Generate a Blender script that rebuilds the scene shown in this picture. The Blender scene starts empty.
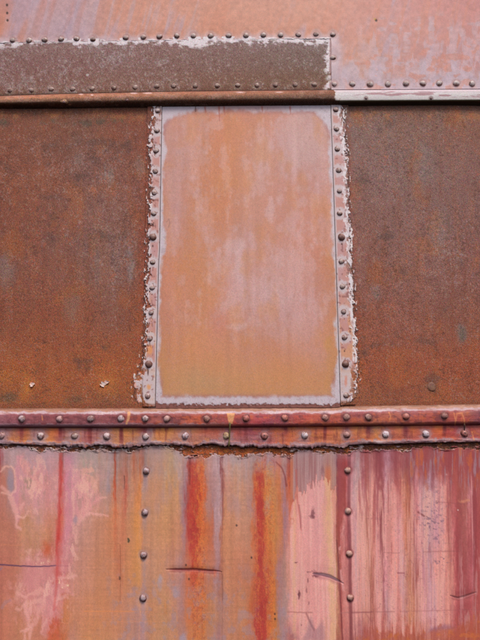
import bpy, math, random
import numpy as np
random.seed(7)
R = math.radians
scene = bpy.context.scene

# ------------------------------------------------------------------ camera
PITCH, ROLL, F = R(18.08), R(0.5), 675.0            # focal length in units of a 480 wide frame
CAM = np.array((0.0, -1.90, 1.55))
cd = bpy.data.cameras.new('camera')
cam = bpy.data.objects.new('camera', cd)
scene.collection.objects.link(cam)
cd.sensor_fit = 'HORIZONTAL'; cd.sensor_width = 36.0
cd.lens = F / 480.0 * 36.0
cd.clip_start = 0.05; cd.clip_end = 100
cam.location = CAM
cam.rotation_mode = 'XYZ'
from mathutils import Matrix
RM = Matrix.Rotation(R(90) + PITCH, 3, 'X') @ Matrix.Rotation(-ROLL, 3, 'Z')
cam.rotation_euler = RM.to_euler('XYZ')
scene.camera = cam
RN = np.array(RM)

# ------------------------------------------------------------------ sky and sun (bright overcast)
SUN_EL, SUN_AZ = R(58), R(-18)                       # azimuth measured from straight out of the wall towards +x
w = bpy.data.worlds.new('World'); scene.world = w
w.use_nodes = True
nt = w.node_tree
bg = nt.nodes['Background']
sky = nt.nodes.new('ShaderNodeTexSky')
sky.sky_type = 'NISHITA'; sky.sun_disc = False
sky.sun_elevation = SUN_EL
sky.sun_rotation = math.pi - SUN_AZ * -1
sky.air_density = 0.6; sky.dust_density = 4.0; sky.ozone_density = 1.0
nt.links.new(sky.outputs[0], bg.inputs[0])
bg.inputs[1].default_value = 0.13
ld = bpy.data.lights.new('sun', 'SUN')
ld.energy = 1.5; ld.angle = R(18); ld.color = (1.0, 0.95, 0.88)
sun = bpy.data.objects.new('sun', ld); scene.collection.objects.link(sun)
# direction the light travels: from the sun (in front of the wall, y<0, high) onto the wall
from mathutils import Vector
sd = Vector((math.sin(-SUN_AZ) * math.cos(SUN_EL), -math.cos(SUN_AZ) * math.cos(SUN_EL), math.sin(SUN_EL)))
sun.rotation_euler = sd.to_track_quat('Z', 'Y').to_euler()
sun.location = (0, -3, 6)
scene.view_settings.view_transform = 'Standard'
scene.view_settings.look = 'None'
scene.view_settings.gamma = 1.0
scene.view_settings.exposure = 0.42

# ------------------------------------------------------------------ maths
def at(x, y, d):
    """sheet coordinates (x right, y down, the wall ruled in 2.8 mm units) to the world, d metres proud of the wall plane"""
    x = np.asarray(x, float); y = np.asarray(y, float); d = np.asarray(d, float) + 0 * x
    v = np.stack([(x - 240) / F, -(y - 320) / F, -np.ones_like(x)], -1) @ RN.T
    t = (-d - CAM[1]) / v[..., 1]
    return CAM + v * t[..., None]

def ss(a, b, x):
    t = np.clip((x - a) / (b - a), 0, 1)
    return t * t * (3 - 2 * t)

def vnoise(x, y, seed):
    rs = np.random.RandomState(seed); T = rs.rand(256, 256)
    xi = np.floor(x).astype(int); yi = np.floor(y).astype(int)
    fx = x - xi; fy = y - yi
    fx = fx * fx * (3 - 2 * fx); fy = fy * fy * (3 - 2 * fy)
    x0 = xi & 255; x1 = (xi + 1) & 255; y0 = yi & 255; y1 = (yi + 1) & 255
    return (T[y0, x0] * (1 - fx) + T[y0, x1] * fx) * (1 - fy) + (T[y1, x0] * (1 - fx) + T[y1, x1] * fx) * fy

def fbm(x, y, sx, sy, seed, octv=4, g=0.5):
    """-1..1"""
    r = 0; a = 1; n = 0
    X = x / sx + seed * 3.71 + 50; Y = y / sy + seed * 1.37 + 50
    for k in range(octv):
        r = r + a * (vnoise(X, Y, seed * 10 + k) * 2 - 1); n += a
        a *= g; X = X * 2.03 + 7.1; Y = Y * 2.03 + 3.3
    return r / n * 1.5

def curve(pts):
    p = np.array(pts, float)
    return lambda v: np.interp(v, p[:, 0], p[:, 1])

def C(*c): return np.array(c, float) / 255.0

def mix(col, c, m):
    m = np.clip(m, 0, 1)[..., None]
    return col * (1 - m) + (C(*c) if isinstance(c, tuple) else c) * m

def blob(x, y, cx, cy, rx, ry, nz=0.0, soft=0.6):
    r = np.hypot((x - cx) / rx, (y - cy) / ry) + nz
    return 1 - ss(1 - soft, 1 + soft * 0.4, r)

def stroke(x, y, pts, wd, soft=1.0):
    """mask of a polyline, wd = (start, end) or a single half width; works on the points near it only"""
    pts = np.array(pts, float)
    w0, w1 = (wd if isinstance(wd, (tuple, list)) else (wd, wd))
    pad = max(w0, w1) + soft + 1
    out = np.zeros_like(x)
    sel = (x > pts[:, 0].min() - pad) & (x < pts[:, 0].max() + pad) & (y > pts[:, 1].min() - pad) & (y < pts[:, 1].max() + pad)
    if not sel.any(): return out
    X = x[sel]; Y = y[sel]; best = np.full(X.shape, 1e9); n = len(pts) - 1
    for k in range(n):
        a, b = pts[k], pts[k + 1]; d = b - a; L = (d * d).sum() + 1e-9
        t = np.clip(((X - a[0]) * d[0] + (Y - a[1]) * d[1]) / L, 0, 1)
        dist = np.hypot(X - a[0] - d[0] * t, Y - a[1] - d[1] * t)
        best = np.minimum(best, dist - (w0 + (w1 - w0) * (k + t) / n))
    out[sel] = 1 - ss(-soft * 0.5, soft * 0.5, best)
    return out

def poly(x, y, pts, soft=1.5, nz=None):
    pts = np.array(pts, float); pad = soft + 4
    out = np.zeros_like(x)
    sel = (x > pts[:, 0].min() - pad) & (x < pts[:, 0].max() + pad) & (y > pts[:, 1].min() - pad) & (y < pts[:, 1].max() + pad)
    if not sel.any(): return out
    X = x[sel]; Y = y[sel]; best = np.full(X.shape, 1e9); ins = np.zeros(X.shape, bool)
    for k in range(len(pts)):
        a, b = pts[k], pts[(k + 1) % len(pts)]; d = b - a; L = (d * d).sum() + 1e-9
        t = np.clip(((X - a[0]) * d[0] + (Y - a[1]) * d[1]) / L, 0, 1)
        best = np.minimum(best, np.hypot(X - a[0] - d[0] * t, Y - a[1] - d[1] * t))
        c = (a[1] > Y) != (b[1] > Y)
        with np.errstate(divide='ignore', invalid='ignore'):
            xi = (b[0] - a[0]) * (Y - a[1]) / (b[1] - a[1]) + a[0]
        ins ^= c & (X < xi)
    s = np.where(ins, best, -best)
    if nz is not None: s = s + nz[sel]
    out[sel] = ss(-soft * 0.5, soft * 0.5, s)
    return out

def table(x, y, rows):
    """paint, rust and painted-shade tones ruled across the sheet: rows = [(y, [(x, r, g, b), ...]), ...]"""
    ys = [r[0] for r in rows]; cols = []
    for _, r in rows:
        a = np.array(r, float)
        cols.append(np.stack([np.interp(x, a[:, 0], a[:, k]) for k in (1, 2, 3)], -1) / 255)
    out = cols[0].copy()
    for k in range(len(ys) - 1):
        t = np.clip((y - ys[k]) / (ys[k + 1] - ys[k]), 0, 1); t = (t * t * (3 - 2 * t))[..., None]
        out = np.where((y > ys[k])[..., None], cols[k] * (1 - t) + cols[k + 1] * t, out)
    return out

# ------------------------------------------------------------------ rivet places (x, y, radius)
TOP_ROW = [(12.7,40),(29,40.3),(44.7,39.7),(61,39),(76.7,38.7),(93,39),(125.7,37.7),(143.3,37),(159.5,36.5),(176.7,35.7),(193.3,35.7),
           (210.7,35.7),(228.7,35.7),(246,35.3),(263.3,35),(280.7,35),(298.3,34.7),(316,34.3),(333,34.5),(332.9,57.7),(334.3,84)]
TOP_RIGHT = [(352.3,84),(370,84.3),(388,84),(406,83.3),(423,83.3),(439.3,83),(456.3,83.2),(472.3,83.4)]
PLATE_ROW = [(10,90.3),(31.7,90),(51.3,89.3),(72.7,89),(92.3,88.6),(114,88),(135.3,87.3),(156.7,86.4),(173.7,86),(195.3,86),(217.3,85.7),
             (237.7,85.3),(257,85.3),(275.7,84.9),(295.3,84.8),(314.3,84.4)]
STRIP_L = [(157.7,110.7),(157,130.5),(156,150.7),(155.3,171.3),(154.3,192.7),(153.7,213.5),(152.5,262),(152,287.5),(151,312.5),(150,338.5),(147.5,396)]
BOLT_L = [(153,237),(148.8,364.3)]
STRIP_R = [(335.8,109.5),(336.5,129),(337.3,149),(338.5,170.3),(339.3,190.8),(339.8,213.3),(341.5,261.5),(342.3,286.5),(343.5,311.5),(344.5,337.5),(345.8,395.3)]
BOLT_R = [(341.5,237),(345.5,364)]
BELT_UP = [(22,419),(59.7,419.3),(90.7,419),(120.7,418.7),(145.3,418.7),(167,419),(206.7,419),(246,418.7),(285,418),(325,418),(346.3,417.3),
           (368.3,417.3),(405.7,416.7),(444.3,416)]
BELT_LO = [(1.7,435.7),(40.7,436),(74.7,435.9),(106.7,436.3),(145.7,436.5),(185.3,436),(226.3,435.9),(264.3,435.9),(304.7,435.4),(346.7,434.9),
           (385.7,434.4),(425.8,434),(464.3,433.4)]
LOW_L = [(146,471),(144.7,512.3),(143.7,555),(143,598)]
LOW_R = [(347.7,470.3),(348,511),(349.3,553.7),(350.3,597.7)]

def near(x, y, pts, r0, r1, nz=0):
    m = np.zeros_like(x)
    for (a, b) in pts:
        s = (abs(x - a) < r1 + 4) & (abs(y - b) < r1 + 4)
        if s.any():
            n = nz[s] if hasattr(nz, 'shape') else nz
            m[s] = np.maximum(m[s], 1 - ss(r0, r1, np.hypot(x[s] - a, y[s] - b) + n))
    return m

def drips(x, y, pts, wd, ln, seed):
    m = np.zeros_like(x)
    for k, (a, b) in enumerate(pts):
        s = (abs(x - a) < 6) & (y > b - 2) & (y < b + ln * 1.8)
        if s.any():
            rr = np.random.RandomState(seed + k).rand(3)
            c = a + (rr[0] - .5) + fbm(x[s], y[s], 20, 20, seed, 2) * .8
            L = ln * (0.5 + rr[1] * 1.1)
            m[s] = np.maximum(m[s], (1 - ss(wd * .4, wd * 1.5, abs(x[s] - c))) * (1 - ss(L * .4, L, y[s] - b)) * (0.4 + .6 * rr[2]))
    return m

# shared lines of the wall
seamL = curve([(60,163.2),(105,162.2),(250,159.8),(262,158.9),(400,155.6),(430,155)])
seamR = curve([(60,329.6),(105,330.6),(260,335.8),(400,340.2),(430,341)])
metL = curve([(60,148.4),(108,147.6),(405,142.6),(430,142)])
metR = curve([(60,347.4),(108,348.4),(250,351.5),(405,355.5),(430,356)])
paintL = curve([(100,154),(110,154),(119,153),(122,150.5),(150,149.6),(170,149),(200,149.5),(237,147.3),(260,147.5),(300,146.2),(330,145.3),(350,143.2),(362,141.5),(370,139.6),(376,136.2),(382,133.6),(389,134.4),(395,133.8),(403,138.5),(406,146)])
paintR = curve([(100,342),(112,343),(130,345),(145,346.6),(165,347.3),(200,348.3),(240,350.6),(260,351.6),(290,352.6),(310,354),(330,355.5),(345,357),(360,358),(375,358),(385,357),(395,355.5),(402,351),(405,344)])
gutT = curve([(-60,97.5),(0,96),(60,94),(120,92.8),(160,91.8),(240,90.8),(320,90.2),(480,89.4),(560,89.2)])
gutB = curve([(-60,109.3),(0,108.6),(160,107.2),(320,106),(480,105.2),(560,105)])
sheetEdge = curve([(-60,44),(0,42.6),(60,41.6),(100,41.4),(160,40),(320,38.6),(331,38.4)])
beltT = curve([(-60,408.6),(0,408.3),(150,408),(330,407.3),(345,406.2),(480,404.2),(560,403)])
railB = curve([(-60,428.6),(0,428.3),(150,428.3),(300,427.4),(400,426.2),(480,425.4),(560,425)])
stripB = curve([(-60,444),(0,444),(50,445),(72,446.5),(80,447.2),(90,446),(100,444.5),(115,447),(125,447.5),(140,446),(150,444.5),(178,445),(185,446),(190,447.5),(197,447.5),(205,444.5),
                (213,443.7),(225,446),(235,445),(243,447),(250,446),(262,448),(272,448),(285,447),(300,447),(308,448),(320,446),(330,446),(340,447.5),(345,447),(350,445),(370,443.5),(385,444),(400,443.4),(420,443),(440,442),(480,442),(560,441.5)])
peel = curve([(-60,450),(0,450),(10,449.4),(20,447),(27,447.5),(32,450),(36,451),(42,453),(47,450),(55,451),(62,452),(70,451.5),(78,452),(85,451),(95,452),(100,449.6),(105,451),(113,452),
              (120,450),(130,452),(140,450),(145,447.5),(160,446.5),(170,448),(178,452),(185,456),(192,457),(197,456),(205,458),(215,455),(222,456),(232,456),(240,457),(245,457),(250,455),
              (262,454),(265,452),(270,453),(275,456),(282,455),(290,457),(295,453),(300,452),(305,451),(312,452),(318,453),(322,455),(325,452),(332,453),(340,453.5),(350,454),(354,450),
              (360,450),(370,451),(375,448.5),(385,451),(390,450),(400,452),(410,450),(415,448),(420,449),(430,447),(440,449),(450,450),(455,448),(465,449),(475,450),(480,451),(560,450)])

# ------------------------------------------------------------------ paint, rust, wear and some painted-in light and shade of each zone; each returns (colour, rust 0..1, relief in m)
def col_upper(x, y):
    n1 = fbm(x, y, 60, 40, 1, 5); n2 = fbm(x, y, 14, 22, 2, 4); n3 = fbm(x + y * .35, y, 9, 60, 3, 4)
    c = table(x, y, [(0, [(0,196,134,120),(40,196,140,132),(80,192,142,138),(120,203,140,118),(220,206,142,118),(320,207,144,122),(400,200,134,124),(480,196,128,122)]),
                     (30, [(0,203,132,106),(40,188,146,146),(70,184,148,154),(110,203,142,122),(200,206,140,114),(300,206,142,118),(350,203,140,124),(400,201,140,130),(480,196,130,122)]),
                     (60, [(0,198,130,110),(320,203,140,118),(338,192,152,150),(350,205,140,112),(375,198,142,128),(420,196,138,130),(480,194,136,132)]),
                     (86, [(0,198,130,110),(320,198,150,140),(340,190,160,160),(400,192,156,156),(480,190,156,158)])])
    li = ss(0.05, 0.75, n3 * .7 + n1 * .5 + 0.35 * np.exp(-((x - 68) / 45) ** 2) + 0.2 * ss(380, 470, x) * ss(20, 70, y) - .1)
    c = mix(c, (184,156,170), li * .72)
    dr = fbm(x + y * .25, y, 5, 70, 10, 4)
    c = mix(c, (190,166,176), ss(.1, .7, dr + .5 * np.exp(-((x - 66) / 30) ** 2) - .15) * .45 * (x < 200))
    c = mix(c, (206,128,96), ss(.2, .8, -dr + .2 * n1) * .35 * ss(30, 60, abs(x - 66)))
    c = mix(c, (205,134,100), ss(.25, .8, fbm(x, y, 26, 20, 4, 4)) * ss(20, 60, y) * .75 * ss(325, 345, x))
    g = np.maximum(ss(.0, .45, fbm(x, y, 11, 30, 5, 4) * ss(30, 86, y) + .3 * ss(60, 84, y) - .08), ss(77, 84, y + n2 * 5)) * ss(329, 346, x + n2 * 6)
    c = mix(c, (196,174,184), g * .8)
    e = ss(7, 0, sheetEdge(x) - y + n2 * 3.5) * ss(341, 334, x + n2 * 5) * ss(52, 40, y + n2 * 5)
    c = mix(c, (206,180,186), e * .8)
    c = mix(c, (205,182,188), ss(9, 2, x - 333 + n2 * 6) * ss(331, 332, x) * ss(34, 44, y) * .6)
    c = mix(c, (232,224,226), ss(2.4, .4, sheetEdge(x) - y + n2 * 1.5) * ss(-.2, .3, fbm(x, y, 6, 3, 17, 4)) * (x < 332) * .85)
    c = mix(c, (120,74,72), ss(3, 1, sheetEdge(x) - y) * ss(.25, .6, fbm(x, y, 5, 2, 18, 4)) * (x < 331) * .6)
    c = mix(c, (196,172,178), ss(7, 0, abs(x - 333) + n2 * 4 + n1 * 2) * ss(28, 44, y + n2 * 4) * .7)
    bars = fbm(x, y, 40, 5, 6, 3) * fbm(x, y, 8, 60, 7, 2)
    c = mix(c, (192,170,180), ss(.08, .4, bars) * .55 * ss(350, 390, x) * ss(6, 26, y))
    vv = fbm(x, y, 7, 26, 19, 5, .6)
    c = mix(c, (198,172,182), ss(.0, .35, vv + .25 * ss(20, 75, y) - .1) * ss(345, 375, x) * ss(5, 40, y) * .55)
    c = mix(c, (206,128,104), ss(.1, .4, fbm(x, y, 9, 6, 20, 4) - .1) * ss(340, 352, x) * ss(30, 50, y) * .5)
    c = mix(c, (200,176,178), near(x, y, TOP_ROW + TOP_RIGHT, 3.5, 6.5, n2 * 1.5) * .5)
    c = mix(c, (150,92,84), ss(0, 1, near(x, y, TOP_ROW + TOP_RIGHT, 3.2, 5.2, n2)) * .28)
    c = mix(c, (205,182,182), drips(x, y, [], 1, 1, 1))
    for (px, py) in ((7,5),(7.2,13),(7.4,20.5),(376.2,20.6)):
        c = mix(c, (70,45,35), blob(x, y, px, py, 1.3, 1.5))
    c = mix(c, (205,160,80), blob(x, y, 374.8, 19, 1.4, 1.2))
    c = c * (1 + 0.05 * fbm(x, y, 3, 3, 8, 3))[..., None]
    ru = np.zeros_like(x) + .12
    d = -0.0010 * blob(x, y, 7.4, 20.5, 1.5, 1.5) - .001 * blob(x, y, 376, 20.6, 1.5, 1.5)
    d = d + .0012 * fbm(x, y, 90, 60, 9, 3) - .0008 * near(x, y, TOP_ROW + TOP_RIGHT, 3, 9)
    return c, ru, d

def col_plate(x, y):
    n1 = fbm(x, y, 50, 26, 11, 5); n2 = fbm(x, y, 3.6, 4.5, 12, 4); n3 = fbm(x, y, 1.2, 1.4, 13, 2)
    v = y - sheetEdge(x)
    c = table(x, v, [(0, [(0,142,110,106),(160,146,112,106),(330,142,120,116)]), (22, [(0,134,94,88),(120,138,100,92),(240,134,102,92),(330,128,104,94)]),
                     (44, [(0,132,90,78),(120,138,98,84),(240,128,90,72),(330,124,90,70)]), (52, [(0,118,78,58),(330,110,70,52)])])
    c = mix(c, (150,128,126), ss(-.2, .9, n1 + n2 * .7) * .55)
    sp = ss(.2, 1.0, n3 + n2 * .4 + n1 * .3)
    c = mix(c, (186,172,170), sp * .5)
    c = mix(c, (104,64,56), ss(.35, 1.0, -n3 - n2 * .3) * .5)
    nn = fbm(x, y, 5, 3.2, 14, 4, .6); n5 = fbm(x, y, 30, 30, 15, 3)
    wt = 3.2 + 3.2 * n5 + 3.5 * ss(285, 318, x) + 1.5 * np.exp(-((x - 88) / 22) ** 2)
    wr = 4.5 + 3.5 * n5
    ed = np.minimum(v - wt, 331.6 - x - wr)
    fl = ss(.25, -.25, ed * .14 + .08 - nn * .9) * ss(1.5, 9, -ed + 8)
    fl = np.maximum(fl, ss(1.3, .5, v + nn * .8) * .8)
    c = mix(c, (238,228,232), fl * .88)
    ro = 1 - ss(330.4, 331.4, x)
    c = mix(c, (120,60,56), ss(328.8, 330.5, x + nn * .8) * .55)
    c = mix(c, (214,204,206), np.maximum(blob(x, y, 329, 78, 3, 3, n2 * .3), blob(x, y, 333, 81, 4, 2.5, n2 * .3)) * .8)
    c = mix(c, (205,195,195), blob(x, y, 87.5, 75, 1.6, 1.4) * .9)
    c = mix(c, (178,166,164), near(x, y, PLATE_ROW, 3, 6.5, n2 * 2) * .25)
    c = mix(c, (80,56,44), ss(49.5, 52.5, v + n2) * .55)
    ru = 1 - fl * .7
    d = .0006 * fl + .0003 * n2
    return c, ru, d

def col_gutter(x, y):
    v = (y - gutT(x)) / (gutB(x) - gutT(x))
    n1 = fbm(x, y, 30, 5, 21, 4); n2 = fbm(x, y, 5, 3, 22, 4)
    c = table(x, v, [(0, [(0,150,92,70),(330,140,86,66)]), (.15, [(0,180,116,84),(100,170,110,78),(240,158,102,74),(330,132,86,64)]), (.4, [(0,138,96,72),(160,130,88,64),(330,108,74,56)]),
                     (.66, [(0,112,76,54),(330,88,58,42)]), (.8, [(0,80,56,42),(330,66,46,34)])])  # rust tones with the lit top and shaded underside painted in
    c = mix(c, (170,130,120), ss(.2, .9, n2 + n1) * .35)
    c = mix(c, (110,62,40), ss(.3, .9, -n2 + n1) * .35)
    p = ss(334, 336.5, x + n2 * 5 + fbm(x, y, 2, 2, 24, 3) * 2 - (v - .3) * 9)
    pc = table(x, v, [(0, [(330,196,178,182),(480,192,172,178)]), (.3, [(330,204,196,196),(480,200,192,192)]), (.62, [(330,188,180,178),(480,184,176,174)]), (.68, [(330,120,118,92),(480,108,108,80)]), (.8, [(330,60,50,36),(480,60,48,36)])])  # pale paint; the darkest lower row paints in the underside's shade
    pc = mix(pc, (142,84,92), ss(.42, .75, fbm(x, y, 18, 1.6, 23, 4) + .25 - abs(v - .3) * 1.2) * ss(350, 365, x) * .65)
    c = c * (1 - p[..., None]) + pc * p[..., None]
    for (a, b) in ((62.5,101.6),(66.5,102.4),(70,104.5),(64.5,100.5)):
        c = mix(c, (226,180,140), blob(x, y, a, b, 2.0, 1.2, n2 * .4) * .8)
    for (a, b, wd) in ((81,93.6,2.5),(92,94.4,1.8),(134,92.6,4),(148,92.6,4.5),(240,91.8,5),(278,91.6,4.5)):
        c = mix(c, (214,180,178), blob(x, y, a, b + .6, wd, .9, n2 * .4) * .8)
    c = mix(c, (88,62,60), near(x, y, [(366,98.4),(431,98.4),(127,100)], 1.5, 3.2) * .6)
    return c, 1 - p * .75, .0002 * n2

def col_window(x, y):
    n1 = fbm(x, y, 45, 70, 31, 5); n2 = fbm(x, y, 7, 9, 32, 4); n3 = fbm(x, y, 1.5, 1.5, 33, 2)
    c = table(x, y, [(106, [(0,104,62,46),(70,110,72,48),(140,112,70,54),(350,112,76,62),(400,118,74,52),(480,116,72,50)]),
                     (124, [(0,136,78,56),(70,130,84,66),(140,136,78,60),(350,128,90,78),(400,130,88,72),(480,134,84,66)]),
                     (180, [(0,134,74,52),(60,132,80,64),(90,128,88,80),(120,132,84,72),(145,140,76,56),(350,138,92,82),(400,138,96,86),(440,134,90,80),(480,130,84,74)]),
                     (260, [(0,128,74,58),(60,134,84,70),(100,128,94,86),(125,130,92,84),(145,136,70,50),(350,138,88,76),(400,138,94,84),(480,132,84,74)]),
                     (320, [(0,136,76,52),(60,144,80,56),(110,136,84,66),(145,134,70,48),(350,144,82,62),(400,142,88,74),(480,132,80,64)]),
                     (370, [(0,150,86,50),(60,152,84,48),(110,154,84,46),(145,150,78,44),(350,148,78,54),(400,148,80,58),(480,144,74,52)]),
                     (395, [(0,146,88,48),(30,150,90,46),(60,128,80,50),(100,132,86,54),(145,136,82,48),(350,132,84,60),(400,138,80,58),(480,140,76,54)]),
                     (406, [(0,126,84,54),(145,126,78,50),(350,140,94,70),(480,136,84,60)])])
    c = mix(c, (156,138,138), ss(.1, 1.4, n1 * .4 + n2 * .4 + .14) * .34 * (1 - ss(300, 380, y) * .8))
    run = fbm(x, y, 6, 70, 36, 4)
    c = mix(c, (128,62,36), ss(.1, .8, run) * .28)
    c = mix(c, (172,92,50), ss(.1, .8, -run + .2 * n2) * .22)
    c = mix(c, (158,84,46), (.16 + .3 * ss(300, 370, y)) * ss(-.5, .6, fbm(x, y, 30, 20, 37, 4)) * (x < 250) + .28 * ss(330, 380, y) * ss(-.4, .5, fbm(x, y, 26, 14, 38, 4)) * (x > 250))
    c = mix(c, (144,124,120), .22 * ss(300, 130, y) * (x > 250))
    c = mix(c, (164,82,44), .30 * ss(290, 380, y))
    scab = fbm(x, y, 3.2, 3.6, 39, 3, .6)
    c = mix(c, (96,54,42), ss(.42, .8, scab) * .28)
    c = mix(c, (112,66,52), .22 * ss(300, 180, y) * ss(-.5, .5, fbm(x, y, 40, 50, 68, 4)) * (x < 250))
    c = mix(c, (140,118,114), .25 * ss(260, 150, y) * ss(-.6, .5, fbm(x, y, 30, 40, 69, 4)) * (x > 250))
    c = mix(c, (172,146,140), ss(.55, .8, fbm(x, y, 1.6, 2.0, 40, 3, .6) + .15 * n1) * .32 * (1 - .6 * ss(300, 380, y)))
    c = mix(c, (172,92,42), ss(.0, .9, fbm(x, y, 20, 26, 34, 4) - .2 + .6 * ss(310, 380, y)) * .42)
    c = mix(c, (84,62,58), ss(.45, 1.1, fbm(x, y, 24, 18, 35, 4)) * .5)
    c = mix(c, (172,150,146), ss(.62, 1.25, n3 + n2 * .35 + n1 * .3) * .45)
    c = mix(c, (188,98,62), ss(.6, 1.2, -n3 + n2 * .6) * .4)
    c = mix(c, (84,50,42), ss(.5, 1.1, -n3 - n2 * .5) * .45)
    for (a, b, rx, ry, k) in ((131,268,4,16,.5),(129,252,3,5,.4),(110,178,4,12,.4),(78,160,6,10,.28),(140,165,6,14,.3),(105,175,2,10,.4),(72,310,10,20,.25),(376,290,8,10,.3),(462,336,6,12,.45),(5,270,10,24,.35),(425,165,10,26,.3),(440,230,10,30,.25)):
        c = mix(c, (140,138,138), blob(x, y, a, b, rx, ry, n2 * .5, .8) * k)
    for (a, b, rx, ry, k) in ((462,338,4,10,.5),(10,398,8,6,.5),(432,388,8,6,.5),(104,348,4,3,.4),(75,400,10,5,.4),(40,395,14,6,-.0)):
        if k > 0: c = mix(c, (78,70,60), blob(x, y, a, b, rx, ry, n2 * .5, .9) * k)
    c = mix(c, (196,120,44), blob(x, y, 26, 388, 6, 16, n2 * .4, 1) * .55 + blob(x, y, 108, 380, 14, 16, n2 * .4, 1) * .3 + blob(x, y, 4, 376, 16, 8, n2 * .4, 1) * .3)
    band = np.exp(-((y - 121 - n1 * 3) / 3.5) ** 2)
    c = mix(c, (86,76,62), band * ss(-.1, .5, n2 + n1) * .7 * (x < 160))
    c = mix(c, (176,112,66), np.exp(-((y - 115 + n1 * 3) / 4) ** 2) * ss(-.2, .6, n2) * .6)
    c = mix(c, (104,66,50), ss(113, 107, y) * .4)  # darker in a band close under the moulding
    for (a, b) in ((32,384),(104,384)):
        c = mix(c, (200,120,60), blob(x, y, a, b, 9, 9, n2 * .3, 1) * .35)
    ru = np.ones_like(x)
    d = .00016 * n2 + .00012 * n3 + .0022 * fbm(x, y, 60, 80, 70, 3) - .0002 * ss(.42, .7, scab)
    # red oxide beside the strips
    k = ss(9, 2, abs(x - (paintL(y) - 2)) + n2 * 2) * (x < 200) + ss(7, 1, abs(x - paintR(y) - 1) + n2 * 2) * (x > 300)
    c = mix(c, (150,64,44), k * .32 * (1 - .5 * ss(300, 380, y)) * ss(-.6, .4, n2))
    # blistered paint that still hangs on beside the strips
    c, p, dd = strip_paint(x, y, c)
    # foot of the panels
    f = ss(402.5, 405, y + n2 * 1.2 + (x > 340) * 2.5)
    c = mix(c, (126,66,40), f * .55)
    # centre panel
    sl = x - seamL(y); sr = seamR(y) - x
    cp, dc = pier(x, y, sl, sr, n2)
    m = ((sl > 0) & (sr > 0)).astype(float)
    c = c * (1 - m[..., None]) + cp * m[..., None]
    ru = np.clip(1 - p, 0, 1) * (1 - m) + m * .12
    d = (d * (1 - p) + dd) * (1 - m) + dc * m
    return c, ru, d

def strip_paint(x, y, c):
    left = x < 245
    s = np.where(left, x - paintL(y), paintR(y) - x)
    inn = np.where(left, seamL(y) - x, x - seamR(y))
    na = fbm(x, y, 5, 6, 41, 5, .65); nb = fbm(x, y, 1.8, 2.2, 42, 3, .6)
    sn = s + na * 2.2 + nb * 1.2
    p = ss(-.1, .8, sn)
    low = ss(362, 376, y)
    holes = ss(.42, .58, fbm(x, y, 2.4, 5, 43, 3, .65) + .5 * ss(5.0, .5, s) - .08 + .16 * low) * ss(9, 3, s)
    holes = holes * np.where(left, 1, .8)
    p = p * (1 - holes * .95)
    pc = np.zeros(x.shape + (3,)) + C(198,142,132)
    pc = mix(pc, (196,150,150), ss(-.3, .6, fbm(x, y, 6, 12, 44, 3)) * .7)
    pc = mix(pc, (212,152,112), ss(.1, .7, fbm(x, y, 5, 9, 45, 3) + .2) * ss(280, 330, y) * .8)
    pts = [q for q in STRIP_L + STRIP_R + BOLT_L + BOLT_R]
    lil = np.maximum(near(x, y, pts, 5, 8, nb * 1.5), ss(2.6, 1.0, inn + nb * .3))
    lil = np.maximum(lil, ss(5, 1.5, s + na))
    lil = np.maximum(lil, low * ss(-.6, .1, na + .1))
    lil = np.maximum(lil, .8 * (y < 130) * left)
    pc = mix(pc, (206,192,194), lil * .85)
    wide = np.where(left, 1.6, 4.2)
    wh = ss(wide + 1.2, wide - .6, sn) * ss(-.1, .25, fbm(x, y, 3, 5, 46, 3, .6) + np.where(left, -.02, .32)) * (1 - .45 * low)
    pc = mix(pc, (232,224,226), wh * .82)
    chipn = fbm(x, y, 4.2, 7, 49, 4, .6)
    gap = ss(.12, .3, chipn + .25 * ss(3, 0, abs(s - 5.5))) * low * ss(9, 6.5, s) * ss(-.5, .5, s)
    p = p * (1 - gap * .9)
    pc = mix(pc, (226,150,126), ss(.1, .5, -chipn) * low * ss(4, 1, s) * left * .7)
    spots = ss(.62, .8, fbm(x, y, 2.6, 3.2, 47, 2)) * .5
    pc = mix(pc, (126,70,66), spots * ss(1.5, 3, s))
    # holes under the lower bolts and old screw holes
    for (a, b, rx, ry) in ((153.3,225,.9,1.6),(152.7,246,1.0,1.3),(148,372,.9,4),(341.8,244,1.0,1.2),(344.5,351,.8,1.2),(153.6,223,.8,.8)):
        pc = mix(pc, (84,52,46), blob(x, y, a, b, rx, ry) * .85)
    for (a, b, rx, ry) in ((150,350,2.6,6),(148.8,387,2.8,3.6)):
        pc = mix(pc, (226,152,92), blob(x, y, a, b, rx, ry, na * .3) * .85)
    pc = mix(pc, (214,140,118), blob(x, y, 346, 381, 1.8, 7, na * .3) * .8)
    m = (inn > 0).astype(float)
    # loose white scales left behind on the rust
    sc_ = ss(.42, .62, fbm(x, y, 1.7, 4.5, 48, 3, .6) + .25 * ss(-4, -1, s) - .1) * ss(-4.5, -2.5, s) * ss(.8, 0, sn) * (1 - ss(395, 402, y)) * m
    pc = mix(pc, (240,232,232), sc_)
    p = np.maximum(p, sc_ * .9)
    inside = p * m
    rim = ss(1.2, .2, abs(sn + .5)) * (1 - p)
    c = mix(c, (58,34,30), rim * m * .55)
    c = c * (1 - inside[..., None]) + pc * inside[..., None]
    c = mix(c, (60,36,34), ss(1.0, .2, inn) * .6 * m)
    return c, inside, inside * (.0009 + .0008 * ss(3, .3, s))

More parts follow.
